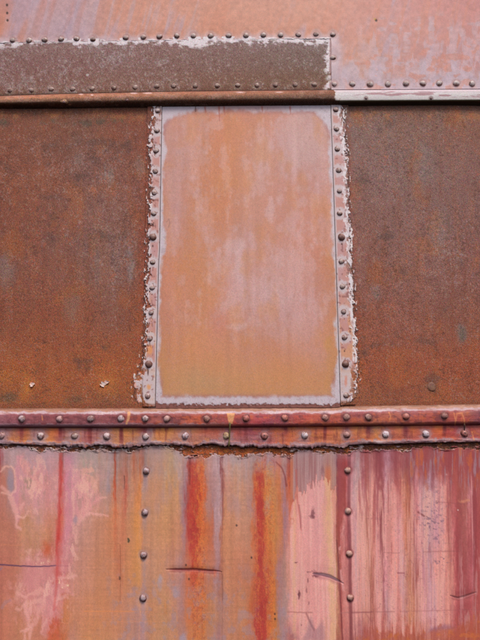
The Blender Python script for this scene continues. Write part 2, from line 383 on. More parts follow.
def pier(x, y, sl, sr, n2):
    n1 = fbm(x, y, 34, 46, 51, 5); n4 = fbm(x, y, 6, 60, 52, 4); n3 = fbm(x, y, 2, 2, 53, 3)
    c = table(x, y, [(112, [(160,196,150,142),(185,204,132,106),(225,206,128,96),(270,202,136,114),(300,198,140,130),(330,194,156,158)]),
                     (150, [(160,200,144,132),(180,198,144,134),(200,204,132,98),(228,208,132,92),(250,204,140,114),(290,198,146,142),(320,196,146,142),(335,204,136,104)]),
                     (210, [(160,200,140,124),(178,198,142,134),(196,206,134,96),(225,206,132,94),(250,202,144,126),(285,200,138,122),(320,202,138,122),(337,206,136,100)]),
                     (260, [(158,204,132,104),(185,206,134,96),(215,206,140,112),(240,200,156,156),(262,202,146,132),(290,204,144,130),(315,202,134,114),(338,206,134,92)]),
                     (310, [(158,200,132,104),(178,198,134,112),(200,204,136,96),(225,206,138,112),(255,200,148,140),(285,200,150,146),(315,200,142,132),(338,204,136,100)]),
                     (350, [(158,204,136,96),(185,206,138,94),(215,206,140,106),(250,202,136,104),(290,200,134,106),(320,198,140,124),(340,206,140,88)]),
                     (385, [(156,196,140,98),(180,194,142,96),(200,186,146,106),(230,200,142,94),(280,204,140,92),(320,202,138,94),(340,200,142,100)]),
                     (400, [(156,188,150,140),(250,190,140,120),(340,190,146,136)])])
    c = mix(c, (206,170,176), ss(.1, .6, n1 + .35 * fbm(x, y, 3, 5, 65, 4) + .25 * n4 + .15 * ss(230, 300, x)) * .34 * (1 - ss(330, 370, y)))
    pn = fbm(x, y, 9, 13, 66, 5, .6) * .55
    c = mix(c, (212,176,178), (blob(x, y, 234, 246, 13, 9, pn, .5) + blob(x, y, 241, 268, 8, 20, pn, .5) + blob(x, y, 238, 326, 11, 4, pn, .5) + blob(x, y, 270, 292, 24, 20, pn * 1.3, .6) * .7 + blob(x, y, 296, 268, 14, 20, pn * 1.3, .6) * .5) * .6)
    c = mix(c, (212,180,188), ss(.0, .4, pn * 1.4 + .25 * n4 + .1 * ss(220, 290, x)) * ss(150, 200, x) * ss(345, 300, y) * .36)
    c = mix(c, (208,176,176), (blob(x, y, 305, 146, 24, 30, pn * 1.6, .7) + blob(x, y, 262, 160, 9, 24, pn * 1.6, .7) * .6 + blob(x, y, 172, 190, 9, 34, pn * 1.3, .8) * .5) * .55)
    c = mix(c, (207,136,84), ss(-.1, .8, fbm(x, y, 14, 26, 54, 4)) * .45)
    c = mix(c, (204,152,74), blob(x, y, 328, 344, 5, 8, n1 * .5, 1) * .5)
    c = mix(c, (208,130,120), blob(x, y, 219, 320, 12, 18, n1 * .6, 1) * .4)
    c = mix(c, (170,130,136), ss(.2, .7, n3 + fbm(x, y, 18, 18, 55, 3) * .7) * .22)
    c = mix(c, (150,96,96), ss(.62, .9, fbm(x, y, 1.4, 1.8, 56, 2) + .2 * fbm(x, y, 30, 30, 57, 2)) * .14)
    c = c * (1 + .035 * n4 + .03 * n3)[..., None]
    wob = fbm(x, y, 10, 16, 58, 3)
    c = mix(c, (208,138,96), .16 * np.ones_like(x))
    c = mix(c, (200,142,94), .25 * ss(330, 395, y))
    top = y - 107; bot = 404.6 - y
    ws = -.9 + 6.0 * ss(345, 395, y) + wob * 1.2 + fbm(x, y, 4, 7, 63, 3) * 1.0
    bump = 6.5 * np.exp(-((y - 240) / 17.0) ** 2)
    e = np.minimum(sl - bump - ws, sr - ws - 1.0)
    e = np.minimum(e, bot - 7 - wob)
    hx = np.minimum(sl, sr); rc = 24.0
    corner = rc - np.hypot(np.clip(rc - hx, 0, None), np.clip(rc - top + 2, 0, None))
    e = np.minimum(e, corner - 1.5 - wob * 3)
    tn = ss(.0, .5, fbm(x, y, 16, 4, 67, 4))
    b = ss(2.4, -1.8, e + fbm(x, y, 3, 4, 64, 3) * 1.2 - .6)
    c = mix(c, (156,100,106), ss(5.5, 0, e + wob * 2) * .5 * np.clip(ss(150, 120, y) + ss(360, 390, y) + .2, 0, 1))
    # a stained tide line along the inside of the bare border
    c = mix(c, (200,140,74), ss(5, 2, abs(e - 6)) * .25 * ss(330, 360, y))
    c = mix(c, (206,194,202), b * (.9 - .35 * ss(122, 108, y) * ss(30, 60, hx)))
    c = mix(c, (206,196,200), ss(1.6, .3, np.minimum(sl, sr)) * .5)
    c = mix(c, (150,124,128), ss(.3, .8, fbm(x, y, 3, 3, 59, 3)) * b * .3)
    for (a, L) in ((219,14),(224,8),(205,6),(262,5),(290,7)):
        c = mix(c, (176,80,66), stroke(x, y, [(a, 107), (a + .6, 107 + L)], (.9, .3), 1.2) * .6)
    c = mix(c, (92,60,54), stroke(x, y, [(195.5,106), (195.5,111.5)], .5, .8) * .8)
    c = mix(c, (100,70,66), stroke(x, y, [(166.5,222), (169,219), (170,223), (168.5,227)], .5, .8) * .25)
    # ragged foot, bare red oxide below it
    rg = ss(-.4, .4, y - 404.3 - fbm(x, y, 2.6, 2, 60, 3) * 1.7 + 2.5 * ss(6, 0, hx))
    c = mix(c, (120,60,48), rg * .85)
    c = mix(c, (70,38,34), rg * ss(.2, .8, fbm(x, y, 1.5, 1.5, 61, 2)) * .5)
    d = .0008 * (1 - rg) + .0005 * fbm(x, y, 90, 90, 62, 2)
    return c, d

def col_belt(x, y):
    t = y - beltT(x); lower = y > railB(x) - .5
    n1 = fbm(x, y, 26, 12, 71, 4); n2 = fbm(x, y, 4, 3, 72, 4); nv = fbm(x, y, 5, 50, 73, 4)
    up = table(x, t, [(9, [(0,152,92,96),(20,158,88,92),(45,138,66,70),(75,150,78,78),(100,150,84,84),(125,152,72,62),(140,160,72,58),(160,160,84,76),(185,184,86,66),(205,188,84,58),(240,176,76,64),(262,180,70,72),(285,172,74,68),(305,190,76,62),(330,186,90,62),(350,160,72,66),(375,170,88,80),(392,182,96,72),(410,160,82,84),(430,176,80,60),(455,178,82,64),(465,170,92,70),(480,130,66,74)]),
                      (14, [(0,146,86,96),(45,140,72,76),(90,142,80,84),(140,166,72,58),(165,150,82,80),(200,188,84,56),(240,174,66,62),(270,166,58,70),(310,190,82,54),(340,180,80,60),(375,188,98,62),(400,180,92,72),(430,172,74,62),(470,168,70,60),(480,140,66,72)])])
    c = mix(up, (136,70,84), ss(.1, .8, n1 + nv * .4) * .4)
    c = mix(c, (212,108,52), ss(.35, .95, nv + n2 * .4) * .5 * ss(120, 200, x))
    gr = fbm(x, y, 9, 5, 78, 4, .6); gs = fbm(x, y, 2.2, 16, 79, 3)
    c = mix(c, (96,42,50), ss(.05, .6, gr + .3 * gs) * .5)
    c = mix(c, (206,96,44), ss(.25, .6, fbm(x, y, 6, 4, 80, 4, .6)) * .45 * ss(100, 180, x))
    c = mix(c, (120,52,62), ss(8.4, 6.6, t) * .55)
    c = mix(c, (186,166,170), ss(6.4, 5.2, t + n2 * .9) * .85)  # pale lilac lip, the sky light on its bevel painted in
    c = mix(c, (150,100,92), ss(6.6, 5.2, t) * ss(.1, .6, fbm(x, y, 7, 1.6, 76, 4)) * .6)
    c = mix(c, (158,104,78), ss(3.9, 2.3, t + n2 * .9 - .6 * ss(.1, .5, nv)) * .9)
    c = mix(c, (196,150,130), ss(.1, .6, fbm(x, y, 9, 1.2, 77, 3)) * ss(4, 2, t) * .5)
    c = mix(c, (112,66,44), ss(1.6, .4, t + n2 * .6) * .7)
    c = mix(c, (214,196,198), ss(7.4, 6.4, t + n1 * .8 + n2 * .8) * ss(.2, .6, n1 + .1) * .35 * (t > 4))
    c = mix(c, (156,132,142), ss(-5.4, -4.2, y - railB(x) + n2 * 1.6 + n1) * .55 * (1 - ss(200, 240, x) * .65))
    c = mix(c, (92,58,66), ss(-2.6, -1.0, y - railB(x)) * .5)  # shade of the rounded lower edge painted on
    lo = table(x, y, [(430, [(0,174,124,122),(10,178,120,108),(14,190,118,84),(22,170,74,66),(27,192,110,66),(32,172,126,120),(46,178,112,88),(52,206,112,56),(58,196,92,56),(60,160,70,66),(66,172,110,96),(84,176,110,104),(90,168,74,72),(94,176,106,96),(106,174,112,98),(114,196,126,78),(122,206,140,72),(132,204,134,70),(143,164,80,68),(152,172,132,126),(156,206,124,66),(168,204,130,62),(178,190,118,92),(192,196,122,82),(206,190,92,66),(218,190,92,66),(226,176,92,80),(238,188,74,58),(250,160,72,82),(262,180,76,66),(272,192,96,60),(284,176,74,60),(292,206,108,54),(302,198,110,76),(312,204,112,62),(326,190,88,56),(338,200,116,64),(347,170,84,70),(358,204,124,60),(366,190,100,62),(369,130,60,56),(376,206,134,68),(390,196,100,76),(400,196,110,66),(406,140,56,66),(412,198,102,56),(424,172,78,72),(440,206,98,46),(446,180,66,56),(455,180,66,66),(470,178,74,70),(480,196,76,50)]),
                      (441, [(0,168,120,122),(14,196,124,76),(26,196,120,66),(34,170,128,124),(50,202,120,66),(60,160,88,86),(66,162,116,108),(88,168,92,88),(104,164,120,118),(118,198,134,86),(134,184,128,100),(146,164,136,138),(158,202,128,74),(176,186,124,100),(190,188,122,90),(210,180,110,88),(226,170,104,96),(242,166,92,92),(256,160,80,84),(270,180,80,66),(290,204,104,56),(300,186,118,104),(318,200,112,68),(340,196,114,72),(354,186,100,74),(376,200,112,64),(396,192,96,66),(412,180,86,72),(430,170,82,82),(446,196,82,52),(480,170,66,60)])])
    lo = mix(lo, (168,132,136), ss(.15, .9, n1 - nv * .3) * .3)
    lo = mix(lo, (212,120,50), ss(.3, .9, nv) * .3)
    lo = mix(lo, (116,46,46), ss(.15, .7, fbm(x, y, 3, 14, 108, 4) + .2 * n1) * .42)
    lo = mix(lo, (214,128,52), ss(.25, .6, fbm(x, y, 7, 4, 109, 4, .6)) * .35)
    lo = mix(lo, (170,142,148), near(x, y, BELT_LO, 4.0, 8.5, n2 * 2.5) * .62)
    lo = mix(lo, (118,36,40), drips(x, y, [(a, b + 4) for a, b in BELT_UP], 1.8, 20, 5) * .9)
    lo = mix(lo, (150,124,132), ss(-4.4, -2.8, y - stripB(x) + n2 * 2.4) * .8)
    lo = mix(lo, (186,164,166), ss(.2, .7, n2) * ss(-3.6, -2.2, y - stripB(x)) * .7)
    lo = mix(lo, (190,90,50), ss(.45, .8, fbm(x, y, 5, 3, 74, 3)) * ss(-3, -1, y - stripB(x)) * .5)
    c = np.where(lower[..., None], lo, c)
    c = mix(c, (84,38,46), near(x, y, BELT_UP, 3.7, 6.2, n2 * 1.4) * .55)
    c = mix(c, (112,44,52), .16 * ss(8, 11, t) * ss(-.5, .4, n1))
    tri = poly(x, y, [(226.6,413.2),(235,413.2),(232.6,423.5),(228.8,423.8)], .9)
    c = mix(c, (212,150,96), tri * .9)
    for pts in ([(129,413),(128.6,418),(126.5,423.5)],):
        c = mix(c, (214,156,104), stroke(x, y, pts, (1.6, 1.0), 1.0) * .8)
    for pts in ([(454,413),(455.5,420),(455,425),(457,413.5),(462,413),(464,419),(465,426)],[(389,412.5),(390.5,416),(389.5,420.5)],[(472,432),(474,440)],[(42,416),(42.6,420)]):
        c = mix(c, (218,136,84), stroke(x, y, pts, .6, 1.2) * .75)
    c = mix(c, (112,60,50), stroke(x, y, [(183,419.5),(190,420),(198,419)], .5, 1) * .4 * ss(-.2, .3, n2))
    c = mix(c, (112,60,50), stroke(x, y, [(213,418.5),(220,419.5)], .5, 1) * .4)
    return c, ss(-.2, 1.2, n1 * .3 + .2), .0004 * n2 + .0006 * fbm(x, y, 40, 6, 75, 3)

LOWROWS = [
 (456, [(0,160,66,70),(4,178,132,132),(12,184,150,150),(30,178,150,154),(45,176,150,156),(57,190,146,146),(60.5,112,44,40),(64,166,120,124),(72,182,142,150),(85,166,150,136),(100,176,150,145),(112,176,146,140),(114.5,158,84,66),(118,170,140,135),(123,170,110,88),(128,174,132,120),(133.5,176,106,80),(137,168,124,110),(140,160,84,64),(146,162,136,132),(160,170,148,148),(170,188,150,116),(178,182,152,146),(186,180,150,152),(189,138,52,46),(194,182,130,122),(199,196,84,54),(203,206,92,48),(207,182,136,134),(218,190,156,158),(221.5,146,80,80),(224,192,152,148),(236,180,155,150),(246,180,146,140),(258,172,140,134),(264,184,110,96),(269,175,140,145),(279,186,104,96),(284,175,140,142),(290,150,52,46),(294,176,130,130),(310,170,135,130),(322,170,116,116),(328,200,120,64),(334,150,122,118),(337,126,60,76),(345,160,62,62),(351,176,104,112),(358,174,148,150),(365,156,76,82),(372,186,124,120),(380,120,46,64),(388,188,142,154),(396,146,66,82),(402,188,130,126),(412,112,62,72),(418,178,120,122),(425,168,72,64),(432,150,110,112),(440,176,86,76),(450,146,52,54),(462,184,84,58),(470,168,80,80),(476,136,62,66),(480,140,84,86)]),
 (490, [(0,190,118,106),(5,190,120,106),(10,164,136,146),(15,200,150,146),(20,206,150,152),(30,202,158,144),(38,204,162,156),(47,204,128,128),(53,206,154,148),(58,204,132,134),(60.5,194,62,54),(62.5,196,66,56),(65,206,126,132),(70,206,146,158),(78,202,160,148),(92,204,158,140),(100,184,150,140),(108,174,146,148),(113,190,128,100),(114.8,200,92,56),(117,190,134,110),(122,190,122,100),(124.5,196,98,76),(128,198,140,112),(135,204,134,94),(139.5,212,128,68),(143,188,144,126),(155,194,146,116),(165,204,146,100),(178,204,146,106),(183,170,130,136),(187,168,78,74),(190,194,66,46),(195,214,104,48),(203,214,92,42),(207,182,128,122),(214,174,134,140),(219,194,156,158),(222,162,92,84),(225,196,136,114),(240,200,146,116),(252,186,130,112),(256,206,88,50),(260,196,74,46),(264,204,116,62),(268,206,144,86),(275,204,132,82),(280,200,112,64),(285,176,124,130),(290,196,94,58),(293,186,80,60),(298,214,146,128),(310,226,162,160),(322,224,166,166),(328,206,140,84),(334,206,130,90),(337,150,72,84),(345,160,64,60),(351,196,130,136),(354,206,160,160),(359,208,156,150),(365,176,100,106),(368,190,110,100),(373,226,150,136),(378,170,90,96),(382,136,58,70),(386,210,150,150),(392,222,150,140),(398,186,92,90),(404,206,132,112),(408,184,100,66),(413,158,78,86),(419,206,138,142),(424,186,152,160),(430,178,150,168),(437,196,138,138),(442,214,142,136),(446,226,150,138),(452,178,80,84),(458,176,86,82),(466,190,110,102),(470,210,132,136),(474,168,78,88),(480,186,88,86)]),
 (530, [(0,192,120,96),(15,190,120,98),(25,198,140,104),(40,204,146,106),(50,204,130,92),(57,204,130,112),(60,210,74,62),(62,204,96,92),(66,212,132,144),(72,204,138,140),(80,198,146,132),(90,196,140,120),(100,202,138,108),(113,202,128,88),(115,200,106,70),(118,204,134,98),(123,200,118,84),(130,206,140,98),(139,214,140,72),(143,196,142,112),(150,200,142,106),(165,204,144,98),(180,202,136,102),(184,178,126,130),(187,196,84,70),(191,190,58,54),(195,200,72,50),(199,218,108,48),(205,208,106,58),(212,196,106,76),(216,180,138,140),(220,186,144,142),(222,176,104,80),(224,202,134,94),(240,202,140,110),(250,196,134,106),(254,204,102,54),(258,186,66,50),(263,194,72,46),(267,206,120,56),(276,206,134,74),(281,196,116,78),(284,172,120,130),(289,206,126,110),(294,222,144,124),(304,226,156,150),(320,222,156,158),(325,224,172,132),(332,220,172,130),(336,170,84,70),(340,162,70,64),(344,216,132,124),(349,160,74,78),(352,222,152,150),(357,204,156,160),(362,226,150,138),(367,196,120,104),(370,180,104,84),(374,226,144,130),(378,222,140,130),(381,128,56,70),(385,222,146,140),(394,228,148,136),(400,206,144,150),(404,208,130,110),(408,190,110,80),(415,164,86,84),(420,218,146,148),(426,192,156,164),(434,196,140,148),(440,188,132,148),(447,226,148,132),(452,202,116,112),(457,160,62,74),(464,184,98,96),(470,200,110,110),(474,172,82,92),(480,166,64,70)]),
 (570, [(0,186,106,90),(15,192,116,94),(25,204,136,118),(40,206,134,126),(50,204,120,110),(56,208,92,82),(60,204,70,62),(64,214,124,132),(72,204,140,134),(80,200,140,122),(100,204,136,98),(113,206,134,94),(120.5,196,112,74),(123,208,134,92),(139,212,146,82),(143,190,142,118),(160,198,142,106),(170,196,134,108),(180,182,130,122),(186,196,104,74),(190,208,90,56),(196,216,106,56),(205,210,118,70),(214,186,120,104),(218,172,130,142),(222,168,100,80),(226,204,134,96),(240,200,126,94),(250,198,120,84),(254,206,88,44),(259,178,56,54),(264,182,60,50),(269,206,100,44),(275,208,118,58),(279,166,112,124),(284,176,134,122),(287,214,152,146),(294,222,160,150),(300,206,150,136),(304,226,158,146),(320,222,146,142),(330,222,162,136),(336,216,160,118),(339,168,84,72),(344,204,122,116),(349,160,80,78),(353,226,152,144),(357,202,160,162),(362,224,148,136),(369,198,128,100),(373,182,110,92),(377,226,146,136),(382,142,74,90),(386,222,150,152),(396,230,146,130),(402,200,154,164),(406,200,138,120),(410,184,116,86),(417,160,84,78),(422,218,146,154),(430,198,152,164),(436,226,150,140),(446,226,144,132),(452,222,144,124),(457,172,76,82),(464,168,66,76),(470,198,108,112),(476,170,66,76),(480,176,72,76)]),
 (612, [(0,190,112,90),(18,192,122,98),(28,206,134,122),(44,198,120,112),(52,206,98,92),(56,204,76,70),(60,200,110,84),(66,204,124,76),(74,196,130,98),(90,202,134,94),(100,206,138,94),(120,202,136,102),(132,190,136,116),(142,184,138,128),(150,200,138,98),(165,196,144,102),(176,194,136,104),(182,176,126,124),(187,206,110,64),(194,210,104,58),(204,202,122,76),(214,196,134,94),(222,176,126,112),(236,202,134,96),(246,196,130,92),(252,204,94,48),(258,180,56,56),(265,186,66,52),(271,208,104,44),(276,210,120,52),(280,172,126,124),(286,168,134,130),(290,222,156,148),(300,226,156,142),(314,222,148,142),(326,222,146,138),(333,222,168,130),(338,206,140,108),(341,180,92,84),(347,212,132,122),(351,164,90,84),(355,226,150,142),(366,206,136,116),(372,176,100,86),(377,228,148,140),(383,178,108,108),(387,202,154,162),(398,228,144,132),(404,204,144,140),(410,196,128,90),(418,170,100,86),(424,222,148,156),(434,200,154,164),(440,226,150,144),(450,224,142,126),(456,196,98,100),(462,166,66,76),(470,186,86,92),(480,188,84,80)]),
 (640, [(0,190,110,84),(20,190,124,94),(30,202,130,112),(44,190,116,100),(48,200,84,50),(62,202,106,62),(72,192,132,112),(86,206,140,92),(100,208,142,92),(120,196,136,104),(135,186,136,120),(142,170,132,138),(150,198,138,98),(165,188,142,110),(176,196,136,100),(184,166,132,144),(189,204,120,74),(200,210,124,66),(212,192,134,100),(220,172,124,128),(230,200,132,92),(246,198,124,86),(252,206,102,48),(258,190,64,54),(264,188,66,50),(270,206,112,50),(277,206,130,66),(283,160,134,148),(290,190,112,104),(300,180,110,108),(312,206,128,118),(320,196,124,116),(330,206,152,104),(340,176,98,80),(346,186,110,104),(352,160,80,72),(358,178,110,110),(370,166,72,70),(380,180,80,70),(392,190,96,80),(405,186,84,56),(420,182,88,66),(435,170,96,104),(446,190,90,56),(460,186,80,50),(480,196,92,52)]),
]
def col_lower(x, y):
    warp = fbm(x, y, 60, 90, 81, 3) * 1.0 + fbm(x, y, 8, 26, 82, 3) * .9
    n2 = fbm(x, y, 4, 6, 83, 4); nv = fbm(x, y, 3.2, 90, 84, 4); nb = fbm(x, y, 14, 20, 85, 4); n3 = fbm(x, y, 1.7, 2.2, 86, 2)
    gw = fbm(x, y, 1.5, 8, 124, 4, .65) * 1.9
    c = table(x + warp + gw, y + nb * 6 + fbm(x, y, 2, 9, 125, 3) * 8, LOWROWS)
    left = 1 - ss(282, 300, x)
    fine = fbm(x, y, 1.5, 46, 106, 3, .6); fin2 = fbm(x, y, 2.6, 130, 107, 3, .6)
    right = ss(286, 298, x); zone = .35 + .65 * ss(349, 355, x)
    c = c * (1 + (.05 + .05 * right) * nv + .04 * n3)[..., None]
    c = mix(c, (238,172,160), (.12 + .5 * ss(-.1, .6, fine + .3 * nv)) * right * zone * ss(480, 500, y) * ss(458, 446, x))
    c = mix(c, (160,84,92), ss(.3, 1.0, -fin2 + nv * .3) * .22 * right * zone)
    c = mix(c, (206,160,168), ss(.3, .9, fin2 + .2 * fine) * .28 * right * zone)
    c = mix(c, (188,150,152), ss(.2, .8, fine + .3 * nv) * .28 * (1 - right) * ss(540, 480, y))
    c = mix(c, (196,112,78), ss(.2, .9, -fin2) * .22 * (1 - right) * ss(64, 90, x))
    c = mix(c, (176,138,144), ss(.25, .95, fbm(x, y, 12, 34, 87, 4)) * .4 * left * ss(70, 120, x))
    c = mix(c, (210,134,90), ss(.0, .8, fbm(x, y, 18, 60, 88, 3)) * .35 * left)
    c = mix(c, (202,132,104), .22 * left * ss(500, 560, y))
    c = mix(c, (218,148,148), blob(x, y, 50, 490, 48, 46, n2 * .25 + nb * .3, 1) * .5 * ss(8, 18, x))
    c = mix(c, (164,140,156), ss(.3, .8, fbm(x, y, 5, 7, 89, 4) + .25 * ss(560, 620, y)) * .4 * left * ss(80, 130, x) * ss(540, 600, y))
    # fibrous weave of fine brush lines in the left paint
    hz = fbm(x, y, 40, 1.6, 90, 2)
    c = c * (1 + .02 * hz * left)[..., None]
    for (yy, k, a, b) in ((611.3,.6,84,170),(621,.3,80,170),(545,.2,0,150),(637,.5,80,95)):
        c = mix(c, (226,142,88), (abs(y - yy - warp * .3) < .7) * k * ss(-.4, .3, hz + n2 * .5) * (x > a) * (x < b))
    # --- scraped and smeared pale paint at the left
    pp = dict()
    def S(pts, wd, col, k=.85, soft=1.6):
        nonlocal c
        wz = .8 if np.max(wd) >= .9 else .25
        if col[0] > 200 and np.max(wd) >= .55: col = tuple(.45 * np.array(col) + .55 * np.array((240,184,168))); k = min(1, k * 1.25); wd = tuple(np.array(wd, float).ravel() * 1.25) if np.size(wd) > 1 else wd * 1.3
        if col[0] > 200: soft = 2.6; k = k * .85; wz = 1.6
        c = mix(c, col, stroke(x + n2 * wz, y + n2 * wz, pts, wd, soft) * k)
    def P(pts, col, k=.8, soft=3.0, nz=1.0):
        nonlocal c
        c = mix(c, col, poly(x, y, pts, soft, n2 * 1.5 * nz) * k)
    P([(0,466),(8,465),(15,470),(17,484),(13,495),(17,508),(16,530),(8,520),(0,500)], (192,126,106), .5, 5)
    c = mix(c, (160,138,148), blob(x, y, 10.5, 481, 4, 14, n2 * .15, .5) * .85)
    c = mix(c, (192,116,94), blob(x, y, 2.5, 481, 4, 10, n2 * .2, .7) * .6)
    P([(16,456),(22,456),(20,480),(19,500),(20,516),(17,522),(13,500),(10,494),(15,488)], (214,142,152), .7, 3)
    S([(0,471.5),(5,467),(11,466),(15,471),(16,482),(14,490),(9,495),(2,493)], .6, (236,176,156), .8)
    S([(1,486),(5,490),(10,494)], 1.3, (226,150,146), .6)
    S([(11,498),(15,508),(17,520),(16,526),(21,529)], (2.2,.9), (228,150,146), .7)
    for (a, b, rx, ry) in ((29,471.5,5.5,3.6),(29,481,6,4),(27,487,4,2.5),(24,500,4.8,7),(31,500,3,5),(36,479,2,6)):
        c = mix(c, (176,138,118), blob(x, y, a, b, rx, ry, n2 * .25, .5) * .6)
    S([(20,508),(22.5,504)], .9, (238,176,160), .8)
    S([(18,516),(22,518.5),(26,516),(29,511.5)], (1.0,.6), (236,166,150), .85)
    S([(20,478),(30,476.5),(36,478)], .7, (216,158,140), .5)
    S([(21,490),(30,492),(36,486)], .8, (214,152,140), .5)
    P([(32,455),(44,455),(46,500),(44,524),(36,524),(33,500)], (206,152,150), .35, 6)
    P([(64,456),(72,456),(76,500),(72,528),(66,540),(63,500)], (216,138,156), .5, 5)
    P([(82,468),(92,467.5),(94,471),(86,473.5),(94,478),(98,481),(97,493),(92,492),(92,484),(88,490),(82,493)], (226,164,146), .8, 2)
    c = mix(c, (176,132,132), blob(x, y, 88.5, 496, 3.5, 8, n2 * .3, .7) * .6)
    S([(81,516),(86,508),(94,501),(105,497)], (2.4,.7), (232,156,140), .9)
    S([(82,514),(92,513.5),(107,515)], (1.6,.5), (230,150,140), .85)
    S([(81,470),(82,500),(80,520)], 1.4, (214,132,134), .6)
    P([(72,500),(80,505),(84,514),(80,522),(72,520)], (216,146,142), .6, 4)
    c = mix(c, (166,140,150), blob(x, y, 75.5, 521, 2.5, 5, n2 * .4, .8) * .7)
    # pale patches where the top coat has let go, crisp ragged edges
    fk = fbm(x, y, 7, 13, 126, 5, .6); fk2 = fbm(x, y, 3.5, 9, 127, 4, .6)
    reg = blob(x, y, 36, 484, 24, 38, 0, 1) + blob(x, y, 82, 492, 22, 34, 0, 1) + blob(x, y, 44, 590, 34, 46, 0, 1) + blob(x, y, 72, 550, 10, 30, 0, 1) * .8
    reg = np.clip(reg, 0, 1)
    c = mix(c, (226,154,154), ss(.0, .14, fk + reg * .7 - .5) * reg * .75)
    c = mix(c, (238,180,162), ss(.0, .10, fk2 + reg * .55 - .58) * reg * .8)
    c = mix(c, (176,136,122), ss(.0, .12, -fk2 + reg * .4 - .68) * reg * .5)
    c = mix(c, (190,60,56), ss(2.6, .6, abs(x - 59.5 + (y - 500) * .025) + n2 * 1.2) * ss(600, 560, y) * .45)
    big = fbm(x, y, 12, 20, 137, 5, .55); rg2 = np.clip(blob(x, y, 42, 590, 30, 44, 0, 1) + blob(x, y, 34, 484, 22, 36, 0, 1) * .7 + blob(x, y, 86, 486, 16, 28, 0, 1) * .8, 0, 1)
    c = mix(c, (220,146,142), ss(-.05, .2, big + rg2 * .8 - .5) * .6 * ss(0, .3, rg2))
    c = mix(c, (236,172,158), ss(.1, .25, big + rg2 * .7 - .5) * ss(-.3, .2, fk2) * .5 * ss(0, .3, rg2))
    # lower smear
    P([(22,560),(34,562),(44,560),(54,562),(54,575),(42,585),(42,592),(34,600),(26,600),(18,596),(24,590),(22,578)], (212,134,130), .6, 5)
    P([(57,540),(66,546),(73,556),(70,570),(62,575),(58,600),(54,620),(48,625),(46,600),(52,580)], (212,138,138), .45, 5)
    S([(18,594),(26,597),(34,594),(42,590)], (1.2,1.8), (222,140,130), .7)
    S([(18,610),(26,604),(38,600),(43,601)], (1.5,2), (222,142,132), .6)
    S([(26,606),(28,620),(30,628),(22,632.5)], (1.5,.9), (220,138,130), .75)
    S([(30,628),(38,618),(42,606)], (1.4,2.2), (218,134,128), .6)
    S([(24,640),(26,632),(31,628),(30,640)], 1.0, (220,140,130), .7)
    S([(26,551),(28,552.5),(31,550)], .7, (220,150,132), .7)
    S([(58,578),(68,578),(76,575)], (1.2,.6), (224,148,142), .6)
    S([(56,600),(66,596),(68,598)], (2,.8), (218,144,140), .5)
    S([(0,570),(2,568)], 1, (150,120,150), .5)
    S([(2,607),(6,602),(10,600)], (2,1), (176,130,136), .5)
    ch = ss(.05, .5, n3 + n2 * .5)
    for (a, b, rx, ry) in ((42,563,4,1.5),(48,562,3,2),(37,563.5,2,1.2),(49,577,2,3),(60,582,3,4),(66,585.5,6,1.5),(63,587.5,2,1.5),(54,580,3,3)):
        c = mix(c, (244,206,170), blob(x, y, a, b, rx, ry, n3 * .3, .6) * ch * .9)
    c = mix(c, (206,70,62), stroke(x, y, [(56.5,520),(57,545),(57,580),(54,610)], (1,1.2), 2) * .35)
    c = mix(c, (200,58,50), stroke(x + n2, y, [(61,452),(60.8,480),(60,510),(57.5,545)], (1.0,1.2), 2.6) * .5)
    c = mix(c, (206,84,40), blob(x, y, 47, 549, 5, 9, n2 * .3, .9) * .6)
    S([(0,564.6),(20,566),(40,566.6),(56,565.6)], (.7,.5), (92,58,88), .85, .9)
    S([(56,565.6),(68,565.8)], .5, (180,100,110), .5)
    # fine dark drip lines
    def V(a, y0, y1, wd, col, k):
        S([(a, y0), (a + .4, (y0 + y1) / 2), (a - .2, y1)], wd, col, k, 1.1)
    V(114.8,452,500,(.9,.3),(176,62,34),.6); V(124.4,476,488,(.5,.3),(96,52,40),.7); V(120.3,545,600,(.5,.3),(150,90,64),.6); V(128.4,539,541.5,.9,(72,66,44),.9)
    V(119.5,577,579,.7,(90,60,50),.8); V(139.8,455,640,(.6,.5),(212,120,40),.4); V(133.2,452,470,(1.0,.5),(190,96,64),.5)
    V(222.2,453,530,(.5,.35),(110,56,52),.35); V(222.4,530,640,(.3,.3),(130,76,60),.25); V(189.5,455,484,(1.5,.5),(110,40,42),.6); V(290.2,452,486,(.9,.3),(120,36,36),.7)
    for (a, b) in ((236.6,525.4),(251.5,557.6),(274.8,614),(275,619),(186,565),(189,579)):
        c = mix(c, (60,40,40), blob(x, y, a, b, 1.1, 1.4) * .75)
    S([(276,462),(282,468),(285,476),(286.5,486)], (.5,.8), (130,52,50), .7)
    S([(262,508),(275,509.5)], .4, (160,104,96), .4); S([(240,504),(252,508)], .4, (160,104,96), .4)
    c = mix(c, (188,150,158), stroke(x, y, [(240,611),(247,612)], 1, 2) * .3)
    # rusty speckle inside the two wide streaks
    sp = np.maximum(ss(9, 5, abs(x - 199)), ss(12, 8, abs(x - 264)))
    c = mix(c, (220,124,48), ss(.2, .9, n3 + n2 * .3) * sp * .35)
    c = mix(c, (170,60,40), ss(.3, .9, -n3 + n2 * .3) * sp * .3)
    for (a, wl, wr_, y0) in ((197, 9, 11, 456), (262, 9, 13, 470)):
        lat = x - a - (y - 540) * .01 + fbm(x, y, 5, 30, 128, 4, .6) * 3.0 + fbm(x, y, 1.6, 5, 129, 3) * .8
        core = ss(-wl - 1, -wl + 3.5, lat) * ss(wr_ + 1, wr_ - 4, lat) * ss(y0, y0 + 8, y + n2 * 4)
        pat = fbm(x, y, 3.2, 13, 130, 5, .65)
        dn = ss(600, 560, y) if a < 200 else 1.0
        red = core * ss(1.2, -1.2, np.abs(lat + (4 if a < 200 else 1.5)) - 4 + pat * 4) * dn
        c = mix(c, (216,108,50), core * ss(.0, .3, pat) * .35)
